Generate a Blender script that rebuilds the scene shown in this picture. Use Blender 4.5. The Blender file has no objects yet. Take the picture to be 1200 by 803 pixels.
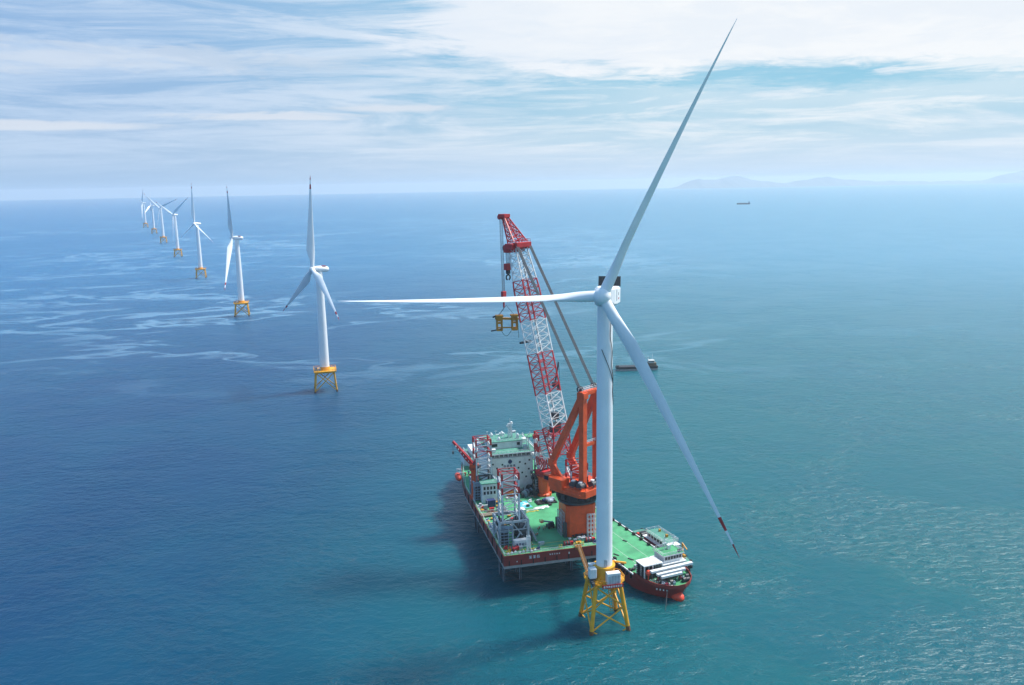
import bpy, bmesh, math, random
from mathutils import Vector, Matrix
rnd = random.Random(7)
S = bpy.context.scene
COL = S.collection
R = math.radians
PI = math.pi

# ------------------------------------------------------------------ camera
cam = bpy.data.cameras.new('camera')
cam.sensor_width = 36.0
cam.lens = 30.0
cam.clip_start = 1.0
cam.clip_end = 120000.0
camo = bpy.data.objects.new('camera', cam)
COL.objects.link(camo)
pit, rol = R(10.509), R(1.0)
fw = Vector((0, math.cos(pit), -math.sin(pit)))
up0 = Vector((0, math.sin(pit), math.cos(pit)))
rt0 = Vector((1, 0, 0))
rt = math.cos(rol) * rt0 - math.sin(rol) * up0
up = math.sin(rol) * rt0 + math.cos(rol) * up0
M = Matrix((rt, up, -fw)).transposed().to_4x4()
M.translation = (0, 0, 150)
camo.matrix_world = M
S.camera = camo

# ------------------------------------------------------------------ sky
SUN_EL, SUN_AZ = R(57), R(66)          # azimuth clockwise from +Y
w = bpy.data.worlds.new('World')
S.world = w
w.use_nodes = True
nt = w.node_tree
nt.nodes.clear()
def N(t, **kw):
    n = nt.nodes.new(t)
    for k, v in kw.items():
        if k.startswith('i_'):
            n.inputs[k[2:]].default_value = v
        else:
            setattr(n, k, v)
    return n
def L(a, b): nt.links.new(a, b)
def mth(op, a, b=None, c=None, clamp=False):
    n = nt.nodes.new('ShaderNodeMath'); n.operation = op; n.use_clamp = clamp
    for i, x in enumerate((a, b, c)):
        if x is None: continue
        if isinstance(x, (int, float)): n.inputs[i].default_value = x
        else: nt.links.new(x, n.inputs[i])
    return n.outputs[0]
def mrange(v, a, b, c=0.0, d=1.0, kind='SMOOTHSTEP'):
    n = nt.nodes.new('ShaderNodeMapRange'); n.interpolation_type = kind
    nt.links.new(v, n.inputs[0])
    for i, x in enumerate((a, b, c, d)): n.inputs[i + 1].default_value = x
    return n.outputs[0]
def comb(x, y, z):
    n = nt.nodes.new('ShaderNodeCombineXYZ')
    for i, v in enumerate((x, y, z)):
        if isinstance(v, (int, float)): n.inputs[i].default_value = v
        else: nt.links.new(v, n.inputs[i])
    return n.outputs[0]
def noise(vec, scale, detail=5, rough=0.55, dist=0.0):
    n = nt.nodes.new('ShaderNodeTexNoise')
    nt.links.new(vec, n.inputs['Vector'])
    n.inputs['Scale'].default_value = scale; n.inputs['Detail'].default_value = detail
    n.inputs['Roughness'].default_value = rough; n.inputs['Distortion'].default_value = dist
    return n.outputs[0]
def mixc(f, a, b, mode='MIX'):
    n = nt.nodes.new('ShaderNodeMix'); n.data_type = 'RGBA'; n.blend_type = mode
    for i, x in ((0, f), (6, a), (7, b)):
        if isinstance(x, (int, float)): n.inputs[i].default_value = x
        elif isinstance(x, tuple): n.inputs[i].default_value = (*x, 1)
        else: nt.links.new(x, n.inputs[i])
    return n.outputs[2]
geo = N('ShaderNodeTexCoord')
sep = N('ShaderNodeSeparateXYZ'); L(geo.outputs['Generated'], sep.inputs[0])
dx, dy, dz = sep.outputs
az = mth('ARCTAN2', dx, dy)            # 0 straight ahead, + to the right
el = mth('ARCSINE', dz)
sky = N('ShaderNodeTexSky', sky_type='NISHITA', sun_disc=False, sun_elevation=SUN_EL, sun_rotation=SUN_AZ,
        altitude=0.0, air_density=1.0, dust_density=1.6, ozone_density=2.0)
# the cloud sheet seen in perspective
den = mth('MAXIMUM', mth('ADD', dz, 0.045), 0.03)
cx, cy = mth('DIVIDE', dx, den), mth('DIVIDE', dy, den)
cp = comb(cx, cy, 0.0)
n1 = noise(cp, 0.42, 8, 0.62, 0.35)
n2 = noise(comb(mth('MULTIPLY', cx, 0.6), mth('MULTIPLY', cy, 1.2), 3.7), 0.9, 8, 0.66, 0.5)
wisps = noise(comb(mth('MULTIPLY', az, 4.2), mth('MULTIPLY', el, 34.0), 2.6), 1.0, 9, 0.70, 0.9)
streak = noise(comb(mth('MULTIPLY', az, 4.0), mth('MULTIPLY', el, 60.0), 1.3), 1.1, 8, 0.66, 0.8)
fine = noise(comb(mth('MULTIPLY', az, 14.0), mth('MULTIPLY', el, 70.0), 5.1), 1.0, 8, 0.68, 0.6)
def lin(*terms):
    t = terms[0]
    for x in terms[1:]: t = mth('ADD', t, x)
    return t
def cen(n_, k): return mth('MULTIPLY', mth('SUBTRACT', n_, 0.5), k)
# bright cloud bank filling the upper middle and right, ragged lower edge
edge = lin(el, cen(n1, 0.09), cen(fine, 0.045), mth('MULTIPLY', mrange(az, -0.24, 0.10, 0.0, 1.0), 0.030))
bank = mth('MULTIPLY', mrange(lin(az, cen(wisps, 0.42), cen(n1, 0.2)), -0.17, -0.06), mrange(edge, 0.136, 0.158))
bank = mth('MULTIPLY', bank, mrange(el, 0.20, 0.36, 1.0, 0.10))
def blob(a0, e0, sa, se, k=2.0, hard=0.0):
    a_ = mth('DIVIDE', mth('SUBTRACT', az, a0), sa)
    e_ = mth('DIVIDE', mth('SUBTRACT', el, e0), se)
    r2 = mth('ADD', mth('MULTIPLY', a_, a_), mth('MULTIPLY', e_, e_))
    return mrange(lin(r2, cen(fine, k * 1.5), cen(streak, k * 1.5), cen(wisps, k)), hard, 1.35, 1.0, 0.0)
gap = blob(0.36, 0.118, 0.26, 0.026, 1.6)
puff = mth('MAXIMUM', blob(0.56, 0.110, 0.14, 0.013, 2.4), blob(0.22, 0.127, 0.09, 0.008, 2.0))
strips = mth('MAXIMUM', blob(-0.52, 0.066, 0.16, 0.0055, 1.4), blob(-0.27, 0.078, 0.13, 0.0050, 2.6))
strips = mth('MAXIMUM', strips, blob(-0.13, 0.086, 0.07, 0.0050, 1.6))
strips = mth('MAXIMUM', strips, mth('MULTIPLY', blob(-0.40, 0.132, 0.24, 0.016, 2.6), 0.6))
wisp = mth('MULTIPLY', mrange(streak, 0.47, 0.72), mrange(el, 0.03, 0.07))
veil = mth('MULTIPLY', mrange(lin(wisps, cen(n2, 0.4)), 0.36, 0.66, 0.10, 0.80), mrange(el, 0.18, 0.36, 1.0, 0.15))
cov = mth('MAXIMUM', mth('MULTIPLY', wisp, 0.45), veil)
cov = mth('MULTIPLY', cov, mth('SUBTRACT', 1.0, mth('MULTIPLY', gap, 0.88)))
bright = mrange(az, -0.50, 0.22, 0.0, 1.0)
midb = mth('MULTIPLY', mth('MULTIPLY', mrange(el, 0.05, 0.09), mrange(el, 0.2, 0.36, 1.0, 0.0)), mth('MULTIPLY', mrange(az, -0.1, 0.25), 0.45))
cov = mth('MAXIMUM', cov, mth('MULTIPLY', midb, mth('SUBTRACT', 1.0, gap)))
cov = mth('MAXIMUM', cov, bank, clamp=True)
cov = mth('MAXIMUM', cov, mth('MULTIPLY', puff, 0.85))
ccol = mixc(bright, (5.9, 7.3, 9.2), (9.3, 9.6, 9.9))
ccol = mixc(mth('MULTIPLY', mrange(lin(n1, cen(fine, 0.5)), 0.38, 0.58, 1.0, 0.0), 0.22), ccol, (5.6, 7.1, 9.0))
low = mrange(el, 0.0, 0.115, 1.0, 0.0, 'SMOOTHSTEP')
hazecol = mixc(bright, (4.2, 5.9, 8.1), (6.5, 7.8, 9.1))
blue = mixc(bright, (2.8, 5.0, 8.4), (2.3, 6.2, 8.5))
high = mrange(el, 0.19, 0.42)
blue = mixc(high, blue, (1.6, 4.9, 9.2))
skyt = mixc(0.75, sky.outputs[0], blue)
base = mixc(mth('MULTIPLY', low, 0.9), skyt, hazecol)
full = mixc(cov, base, ccol)
base0 = mixc(bright, (3.7, 5.5, 7.9), (5.6, 7.1, 8.8))
full = mixc(mth('MULTIPLY', mrange(el, 0.0, 0.05, 1.0, 0.0), 0.85), full, base0)
full = mixc(mth('MULTIPLY', strips, 0.85), full, (7.4, 8.0, 8.9))
bg = N('ShaderNodeBackground'); bg.inputs['Strength'].default_value = 0.080
L(full, bg.inputs[0])
wo = N('ShaderNodeOutputWorld'); L(bg.outputs[0], wo.inputs[0])

# ------------------------------------------------------------------ sun and exposure
sl = bpy.data.lights.new('sun', 'SUN')
sl.energy = 5.0; sl.angle = R(10); sl.color = (1.0, 0.95, 0.87)
so = bpy.data.objects.new('sun', sl); COL.objects.link(so)
sd = Vector((math.sin(SUN_AZ) * math.cos(SUN_EL), math.cos(SUN_AZ) * math.cos(SUN_EL), math.sin(SUN_EL)))
so.rotation_euler = sd.to_track_quat('Z', 'Y').to_euler()
so.location = (0, 0, 400)
vs = S.view_settings
vs.view_transform = 'Standard'; vs.look = 'None'; vs.gamma = 1.0; vs.use_curve_mapping = False
vs.exposure = 0.32
S.cycles.use_denoising = True
S.cycles.max_bounces = 6; S.cycles.volume_bounces = 1
S.cycles.caustics_reflective = False; S.cycles.caustics_refractive = False

# ------------------------------------------------------------------ materials
def newmat(name):
    global nt
    m = bpy.data.materials.new(name); m.use_nodes = True
    nt = m.node_tree
    return m, nt.nodes['Principled BSDF']
MATS = {}
def paint(name, rgb, rough=0.45, var=0.25, scale=0.35, grime=None, gamt=0.35, metal=0.0):
    m, b = newmat(name)
    tc = N('ShaderNodeTexCoord')
    n = noise(tc.outputs['Object'], scale, 6, 0.65)
    dark = tuple(c * (1 - var) for c in rgb); lite = tuple(min(1, c * (1 + var * .5)) for c in rgb)
    c = mixc(mrange(n, 0.3, 0.7), dark, lite)
    if grime:
        mp = N('ShaderNodeMapping'); mp.inputs['Scale'].default_value = (1.6, 1.6, 0.22)
        L(tc.outputs['Object'], mp.inputs[0])
        g = noise(mp.outputs[0], 1.1, 6, 0.7)
        c = mixc(mth('MULTIPLY', mrange(g, 0.52, 0.74), gamt), c, grime)
    L(c, b.inputs['Base Color'])
    L(mrange(n, 0.2, 0.8, rough - .1, rough + .15), b.inputs['Roughness'])
    b.inputs['Metallic'].default_value = metal
    MATS[name] = m
    return m
WHITE = paint('turbine_white', (0.84, 0.86, 0.88), 0.38, 0.06, 0.08, (0.5, 0.5, 0.48), 0.15)
OFFW = paint('weathered_white', (0.72, 0.74, 0.75), 0.5, 0.14, 0.5, (0.42, 0.36, 0.30), 0.35)
RED = paint('signal_red', (0.50, 0.025, 0.03), 0.45, 0.2, 0.4)
ORANGE = paint('crane_orange_red', (0.74, 0.095, 0.022), 0.42, 0.2, 0.35, (0.30, 0.07, 0.04), 0.35)
HULL = paint('hull_red', (0.25, 0.030, 0.024), 0.5, 0.3, 0.2, (0.12, 0.05, 0.04), 0.5)
BOOT = paint('hull_grey_band', (0.36, 0.33, 0.33), 0.55, 0.25, 0.3, (0.25, 0.14, 0.1), 0.4)
GREEN = paint('deck_green', (0.065, 0.33, 0.145), 0.55, 0.28, 0.16, (0.13, 0.15, 0.09), 0.55)
TEAL = paint('roof_teal_green', (0.08, 0.27, 0.20), 0.5, 0.25, 0.3, (0.3, 0.32, 0.3), 0.5)
YELLOW = paint('foundation_yellow', (0.80, 0.375, 0.016), 0.42, 0.16, 0.3, (0.35, 0.14, 0.03), 0.45)
TOOLY = paint('tool_yellow', (0.55, 0.25, 0.02), 0.5, 0.3, 0.6, (0.2, 0.08, 0.03), 0.5)
GWY = paint('gangway_ochre', (0.30, 0.14, 0.025), 0.6, 0.3, 0.8)
RUST = paint('splash_zone_rust', (0.16, 0.07, 0.03), 0.7, 0.35, 1.2)
BLACK = paint('black_steel', (0.025, 0.027, 0.03), 0.5, 0.3, 0.5)
DARK = paint('dark_machinery', (0.055, 0.06, 0.068), 0.5, 0.35, 0.6)
GREY = paint('galvanised_grey', (0.42, 0.46, 0.50), 0.45, 0.25, 0.5, (0.2, 0.18, 0.16), 0.4)
STEELB = paint('blue_grey_steel', (0.25, 0.32, 0.40), 0.5, 0.3, 0.5, (0.12, 0.1, 0.1), 0.4)
ROPE = paint('wire_rope', (0.13, 0.14, 0.15), 0.5, 0.2, 1.0)
NAVY = paint('navy_blue', (0.03, 0.045, 0.14), 0.4, 0.3, 0.7)
GLASS = paint('dark_glass', (0.015, 0.02, 0.028), 0.12, 0.1, 0.5)
RUBBER = paint('rubber', (0.02, 0.02, 0.02), 0.8, 0.3, 1.0)
BEIGE = paint('grey_canvas', (0.55, 0.56, 0.54), 0.8, 0.2, 0.8)
LIFE = paint('lifeboat_orange', (0.72, 0.07, 0.03), 0.4, 0.1, 0.5)
CYAN = paint('cyan_deck_paint', (0.10, 0.46, 0.52), 0.55, 0.2, 0.5)
LINEY = paint('line_yellow', (0.55, 0.45, 0.08), 0.6, 0.3, 0.8)
BROWN = paint('timber_brown', (0.20, 0.13, 0.08), 0.7, 0.3, 0.8)
SKIN = paint('skin', (0.45, 0.27, 0.19), 0.6, 0.05, 1.0)
COVER = paint('work_overalls', (0.05, 0.07, 0.12), 0.8, 0.2, 3.0)
VEST = paint('hi_vis_orange', (0.75, 0.18, 0.03), 0.7, 0.1, 3.0)
SHIPH = paint('ship_black_hull', (0.035, 0.03, 0.034), 0.5, 0.3, 0.2, (0.12, 0.05, 0.03), 0.4)
MAROON = paint('maroon_panel', (0.26, 0.02, 0.05), 0.5, 0.2, 0.4)

# ------------------------------------------------------------------ geometry helpers
class MB:
    def __init__(s): s.v = []; s.f = []; s.m = []
    def add(s, vs, fs, m=0):
        o = len(s.v); s.v += [tuple(v) for v in vs]
        for f in fs: s.f.append(tuple(i + o for i in f)); s.m.append(m)
    def box(s, c, d, rz=0.0, m=0):
        cs, sn = math.cos(rz), math.sin(rz); vs = []
        for z in (-.5, .5):
            for x, y in ((-.5, -.5), (.5, -.5), (.5, .5), (-.5, .5)):
                X, Y = x * d[0], y * d[1]
                vs.append((c[0] + X * cs - Y * sn, c[1] + X * sn + Y * cs, c[2] + z * d[2]))
        s.add(vs, ((3, 2, 1, 0), (4, 5, 6, 7), (0, 1, 5, 4), (1, 2, 6, 5), (2, 3, 7, 6), (3, 0, 4, 7)), m)
    def box2(s, a, b, m=0):
        s.box([(a[i] + b[i]) / 2 for i in range(3)], [abs(b[i] - a[i]) for i in range(3)], 0, m)
    def tube(s, p, q, r0, r1=None, n=8, m=0, cap=True):
        p, q = Vector(p), Vector(q); r1 = r0 if r1 is None else r1
        d = (q - p)
        if d.length < 1e-6: return
        d.normalize()
        a = Vector((0, 0, 1)) if abs(d.z) < .95 else Vector((1, 0, 0))
        x = d.cross(a).normalized(); y = d.cross(x)
        vs = []
        for c, r in ((p, r0), (q, r1)):
            for i in range(n):
                t = 2 * PI * (i + .5) / n
                vs.append(c + x * math.cos(t) * r + y * math.sin(t) * r)
        fs = [(i, n + i, n + (i + 1) % n, (i + 1) % n) for i in range(n)]
        if cap: fs += [tuple(range(n)), tuple(range(2 * n - 1, n - 1, -1))]
        s.add(vs, fs, m)
    def bar(s, p, q, t=.3, m=0): s.tube(p, q, t * .6, None, 4, m)
    def beam(s, p, q, wx, wy, m=0, side=None):      # rectangular section; side = direction of wx
        p, q = Vector(p), Vector(q); d = (q - p).normalized()
        a = Vector(side) if side else (Vector((0, 0, 1)) if abs(d.z) < .95 else Vector((1, 0, 0)))
        x = (a - d * a.dot(d)).normalized(); y = d.cross(x)
        vs = [c + x * i * wx / 2 + y * j * wy / 2 for c in (p, q) for i, j in ((-1, -1), (1, -1), (1, 1), (-1, 1))]
        s.add(vs, ((3, 2, 1, 0), (4, 5, 6, 7), (0, 1, 5, 4), (1, 2, 6, 5), (2, 3, 7, 6), (3, 0, 4, 7)), m)
    def poly(s, pts, fr=0): pass
    def prism(s, pts, z0, z1, m=0, mtop=None, taper=1.0):
        n = len(pts); cx = sum(p[0] for p in pts) / n; cy = sum(p[1] for p in pts) / n
        vs = [(p[0], p[1], z0) for p in pts] + [(cx + (p[0] - cx) * taper, cy + (p[1] - cy) * taper, z1) for p in pts]
        s.add(vs, [(i, (i + 1) % n, n + (i + 1) % n, n + i) for i in range(n)] + [tuple(range(n - 1, -1, -1))], m)
        o = len(s.v) - 2 * n
        s.f.append(tuple(o + n + i for i in range(n))); s.m.append(m if mtop is None else mtop)
    def loft(s, rings, m=0, caps=True, mats=None):
        n = len(rings[0]); o = len(s.v)
        for r in rings: s.v += [tuple(p) for p in r]
        for k in range(len(rings) - 1):
            for i in range(n):
                s.f.append((o + k * n + i, o + k * n + (i + 1) % n, o + (k + 1) * n + (i + 1) % n, o + (k + 1) * n + i))
                s.m.append(mats[k] if mats else m)
        if caps:
            s.f.append(tuple(o + i for i in range(n - 1, -1, -1))); s.m.append(mats[0] if mats else m)
            e = o + (len(rings) - 1) * n
            s.f.append(tuple(e + i for i in range(n))); s.m.append(mats[-1] if mats else m)
    def lathe(s, c, prof, n=16, m=0, axis=None):
        ax = Vector(axis).normalized() if axis else Vector((0, 0, 1))
        a = Vector((0, 0, 1)) if abs(ax.z) < .9 else Vector((1, 0, 0))
        x = a.cross(ax).normalized(); y = ax.cross(x); c = Vector(c)
        s.loft([[c + ax * z + (x * math.cos(2 * PI * i / n) + y * math.sin(2 * PI * i / n)) * r for i in range(n)] for r, z in prof], m)
    def rail(s, pts, h=1.1, sp=2.6, t=.09, m=0, mid=True):
        for a, b in zip(pts[:-1], pts[1:]):
            a, b = Vector(a), Vector(b); k = max(1, int((b - a).length / sp))
            for i in range(k + 1):
                p = a.lerp(b, i / k); s.bar(p, p + Vector((0, 0, h)), t, m)
            s.bar(a + Vector((0, 0, h)), b + Vector((0, 0, h)), t, m)
            if mid: s.bar(a + Vector((0, 0, h * .5)), b + Vector((0, 0, h * .5)), t * .8, m)
    def lattice(s, rings, tc=.45, tb=.25, mats=None, x=True):
        n = len(rings[0])
        for k in range(len(rings) - 1):
            a, b = rings[k], rings[k + 1]; m = mats[k] if mats else 0
            for i in range(n):
                j = (i + 1) % n
                s.bar(a[i], b[i], tc, m)
                s.bar(b[i], b[j], tb, m)
                if x or k % 2 == 0: s.bar(a[i], b[j], tb, m)
                if x or k % 2 == 1: s.bar(a[j], b[i], tb, m)
    def build(s, name, mats, parent=None, smooth=False, bevel=0.0):
        me = bpy.data.meshes.new(name)
        me.from_pydata(s.v, [], s.f)
        if not isinstance(mats, (list, tuple)): mats = [mats]
        for mm in mats: me.materials.append(mm)
        me.polygons.foreach_set('material_index', s.m)
        if smooth: me.polygons.foreach_set('use_smooth', [True] * len(me.polygons))
        me.update()
        o = bpy.data.objects.new(name, me); COL.objects.link(o)
        if parent: o.parent = parent
        if smooth:
            try:
                me.set_sharp_from_angle(angle=R(40))
            except Exception: pass
        if bevel:
            bv = o.modifiers.new('bevel', 'BEVEL'); bv.width = bevel; bv.segments = 2; bv.limit_method = 'ANGLE'
        return o
def thing(name, label, cat, loc=(0, 0, 0), rz=0.0, group=None, sc=1.0):
    o = bpy.data.objects.new(name, None); COL.objects.link(o)
    o.location = loc; o.rotation_euler = (0, 0, rz); o.scale = (sc, sc, sc); o.empty_display_size = 1
    o['label'] = label; o['category'] = cat
    if group: o['group'] = group
    return o
def tag(o, label, cat, group=None):
    o['label'] = label; o['category'] = cat
    if group: o['group'] = group
    return o
def kids(o): return [c for c in COL.objects if c.parent == o]
def copy_tree(o, parent=None):
    c = o.copy(); COL.objects.link(c)
    if parent: c.parent = parent
    for ch in list(o.children): copy_tree(ch, c)
    return c
def glyph(mb, org, ux, uz, size, seed, t=.09, m=0):   # strokes of a small painted character on a wall
    r = random.Random(seed); org, ux, uz = Vector(org), Vector(ux), Vector(uz)
    P = lambda a, b: org + ux * a * size + uz * b * size
    for k in range(3):
        b = .1 + .4 * k; mb.bar(P(.05, b), P(.95, b), t, m)
    for a in r.sample((.1, .35, .5, .65, .9), 3):
        mb.bar(P(a, r.choice((0, .1, .4))), P(a, r.choice((.9, 1.0, .6))), t, m)

# ------------------------------------------------------------------ sea
m, b = newmat('sea_water')
gp = N('ShaderNodeNewGeometry')
sp = N('ShaderNodeSeparateXYZ'); L(gp.outputs['Position'], sp.inputs[0])
X, Y, Z = sp.outputs
dist = mth('SQRT', mth('ADD', mth('MULTIPLY', X, X), mth('MULTIPLY', Y, Y)))
# colour of the nearer water body: deep blue offshore, silt-green shoal to the right
big = noise(gp.outputs['Position'], 0.0022, 4, 0.55, 0.6)
mid = noise(gp.outputs['Position'], 0.012, 4, 0.6, 0.8)
side = mth('ADD', X, mth('MULTIPLY', mth('SUBTRACT', big, 0.5), 260.0))
side = mth('SUBTRACT', side, mth('MULTIPLY', Y, 0.10))
f1 = mrange(side, -260.0, 70.0)
c = mixc(f1, (0.001, 0.034, 0.098), (0.003, 0.094, 0.112))
c = mixc(mth('MULTIPLY', mrange(mid, 0.35, 0.7), 0.28), c, (0.002, 0.075, 0.125))
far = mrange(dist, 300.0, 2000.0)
c = mixc(far, c, mixc(mrange(mth('DIVIDE', X, mth('ADD', dist, 1.0)), -0.5, 0.45), (0.006, 0.102, 0.235), (0.050, 0.195, 0.295)))  # distant water paled: haze and sky reflection put into the base colour
# slicks drawn out by the current
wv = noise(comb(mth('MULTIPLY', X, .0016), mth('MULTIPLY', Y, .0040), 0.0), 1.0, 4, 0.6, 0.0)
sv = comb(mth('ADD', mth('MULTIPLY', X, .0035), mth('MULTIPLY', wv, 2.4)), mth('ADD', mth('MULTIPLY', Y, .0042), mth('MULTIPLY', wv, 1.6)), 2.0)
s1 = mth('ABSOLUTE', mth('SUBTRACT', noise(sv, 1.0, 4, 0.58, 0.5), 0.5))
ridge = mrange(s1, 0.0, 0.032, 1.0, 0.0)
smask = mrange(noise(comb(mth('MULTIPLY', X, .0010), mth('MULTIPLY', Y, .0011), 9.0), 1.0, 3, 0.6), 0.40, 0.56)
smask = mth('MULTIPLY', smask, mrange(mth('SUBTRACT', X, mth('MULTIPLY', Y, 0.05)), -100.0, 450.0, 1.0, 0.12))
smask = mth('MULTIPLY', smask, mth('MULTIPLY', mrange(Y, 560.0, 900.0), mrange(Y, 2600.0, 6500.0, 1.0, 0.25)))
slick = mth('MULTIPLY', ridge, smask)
c = mixc(mth('MULTIPLY', slick, 0.40), c, (0.26, 0.44, 0.58))  # pale tint: foam plus the slick's smoother sky reflection, mixed into base colour
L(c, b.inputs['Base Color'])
b.inputs['Subsurface Weight'].default_value = 1.0
b.inputs['Subsurface Radius'].default_value = (3.0, 7.0, 9.0)
b.inputs['Subsurface Scale'].default_value = 5.0
b.inputs['IOR'].default_value = 1.28
L(mth('ADD', mrange(dist, 200.0, 5000.0, 0.31, 0.36), mth('MULTIPLY', slick, 0.05)), b.inputs['Roughness'])
# waves
rot = N('ShaderNodeMapping'); rot.inputs['Rotation'].default_value = (0, 0, R(-12)); rot.inputs['Scale'].default_value = (0.62, 1.0, 1.0)
L(gp.outputs['Position'], rot.inputs[0])
wa = noise(rot.outputs[0], 0.26, 4, 0.62, 0.5)
wb = noise(rot.outputs[0], 0.055, 3, 0.55, 0.4)
wc = noise(gp.outputs['Position'], 0.9, 3, 0.6, 0.2)
hgt = mth('ADD', mth('MULTIPLY', wa, 1.7), mth('ADD', mth('MULTIPLY', wb, 2.4), mth('MULTIPLY', wc, 0.25)))
bp = N('ShaderNodeBump'); bp.inputs['Distance'].default_value = 1.0
L(hgt, bp.inputs['Height'])
L(mth('MULTIPLY', mrange(dist, 150.0, 3500.0, 0.74, 0.34, 'LINEAR'), mth('MULTIPLY', mrange(noise(gp.outputs['Position'], 0.009, 4, 0.6, 1.0), 0.36, 0.64, 0.40, 1.3), mth('SUBTRACT', 1.0, mth('MULTIPLY', slick, 0.8)))), bp.inputs['Strength'])
L(bp.outputs[0], b.inputs['Normal'])
SEA = m
mb = MB()
ring = [(20000 * math.cos(2 * PI * i / 180), 20000 * math.sin(2 * PI * i / 180), 0) for i in range(180)]
mb.add(ring, [tuple(range(180))])
sea = mb.build('sea', SEA); sea['kind'] = 'structure'

# ------------------------------------------------------------------ far islands
m, b = newmat('island_haze_blue')
tc = N('ShaderNodeTexCoord')
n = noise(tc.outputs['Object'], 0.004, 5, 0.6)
L(mixc(n, (0.15, 0.19, 0.22), (0.18, 0.21, 0.235)), b.inputs['Base Color']); b.inputs['Roughness'].default_value = .9  # hills kept pale and bluish: distance haze put into their colour
ISL = m
def island(peaks, x0, x1, y0, y1, nx, ny, seed):
    r = random.Random(seed); mb = MB()
    ph = [(r.uniform(.003, .013), r.uniform(0, 6), r.uniform(.002, .008)) for _ in range(5)]
    for j in range(ny + 1):
        for i in range(nx + 1):
            x = x0 + (x1 - x0) * i / nx; y = y0 + (y1 - y0) * j / ny; z = -25
            for (px, py, h, sx, sy) in peaks:
                z += .82 * h * math.exp(-((x - px) / sx) ** 2 - ((y - py) / sy) ** 2)
            z = z * (1 + .10 * sum(math.sin(a * x + f + bb * y) for a, f, bb in ph) / 2) + (z > 10) * 5 * (math.sin(x * .021 + 1.3 * math.sin(x * .0047)) + .6 * math.sin(x * .043 + y * .01))
            mb.v.append((x, y, z))
    for j in range(ny):
        for i in range(nx):
            a = j * (nx + 1) + i
            mb.f.append((a, a + 1, a + nx + 2, a + nx + 1)); mb.m.append(0)
    o = mb.build('island_hills', ISL, smooth=True); o['kind'] = 'structure'
YI = 18200
def px2x(px): return (px - 600) / 1000 * YI * 1.0 / .983 * .983
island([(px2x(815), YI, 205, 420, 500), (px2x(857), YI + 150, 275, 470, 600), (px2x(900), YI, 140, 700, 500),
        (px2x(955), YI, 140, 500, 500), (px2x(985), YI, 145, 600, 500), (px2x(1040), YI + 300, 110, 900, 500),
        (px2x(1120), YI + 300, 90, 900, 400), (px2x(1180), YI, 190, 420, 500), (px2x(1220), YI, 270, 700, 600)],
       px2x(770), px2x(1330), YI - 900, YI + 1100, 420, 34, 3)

# ------------------------------------------------------------------ wind turbines
def blade_mb(Rr, root_r, chord):
    mb = MB(); rings = []; mats = []; n = 16
    st = [0, .03, .07, .12, .18, .25, .34, .45, .56, .67, .77, .85, .8501, .90, .9001, .95, .9501, .985, 1.0]
    for k, s in enumerate(st):
        t = min(1, max(0, (s - .03) / .17)); t = t * t * (3 - 2 * t)
        c_ = 2 * root_r * (1 - t) + chord * t
        if s > .2: c_ = chord * (1 - (s - .2) / .8) ** 1.12 * .92 + chord * .08
        if s > .97: c_ *= max(.18, (1 - s) / .03)
        th = 2 * root_r * (1 - t) + max(.16, c_ * (.34 - .16 * s)) * t
        tw = R(13) * (1 - s) ** 2 * t
        bend = Rr * .018 * s * s
        rg = []
        for i in range(n):
            a = 2 * PI * i / n
            ex, ey = math.cos(a), math.sin(a)
            x = ex * c_ / 2; y = ey * th / 2
            if t > 0:                                  # sharpen the trailing edge
                y *= 1 - t * .55 * max(0, -ex) ** 1.0
                x -= t * c_ * .18
            rg.append((x * math.cos(tw) - y * math.sin(tw), x * math.sin(tw) + y * math.cos(tw) - bend, s * Rr))
        rings.append(rg)
        if k: mats.append(1 if (.85 < st[k] <= .9 and st[k - 1] >= .85) or st[k - 1] >= .95 else 0)
    mb.loft(rings, mats=mats)
    return mb
def turbine(label, loc, big, hub_off, yaw, tilt, azs, pitches, cone, Rr, group=None, proto=None, sc=1.0):
    root = thing('wind_turbine', label, 'wind turbine', loc, 0, group, sc)
    return root
def place_rotor(root, hubo, blades, hub, yaw, tilt, cone, azs, pitches):
    ax = Vector((-math.sin(yaw) * math.cos(tilt), -math.cos(yaw) * math.cos(tilt), math.sin(tilt)))
    right = Vector((math.cos(yaw), -math.sin(yaw), 0)); upv = right.cross(ax)
    if upv.z < 0: upv = -upv
    M = Matrix((right, -ax, upv)).transposed().to_4x4(); M.translation = hub     # local -Y = upwind
    for o in hubo: o.matrix_local = M
    for o, a, be in zip(blades, azs, pitches):
        t = R(a); z = (upv * math.cos(t) + right * math.sin(t) + ax * cone).normalized()
        tg = (-upv * math.sin(t) + right * math.cos(t)); tg = (tg - z * tg.dot(z)).normalized()
        ay = z.cross(tg)
        be = R(be)
        x = tg * math.cos(be) + ay * math.sin(be); y = z.cross(x)
        mm = Matrix((x, y, z)).transposed().to_4x4(); mm.translation = hub + z * 1.6
        o.matrix_local = mm
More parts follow.
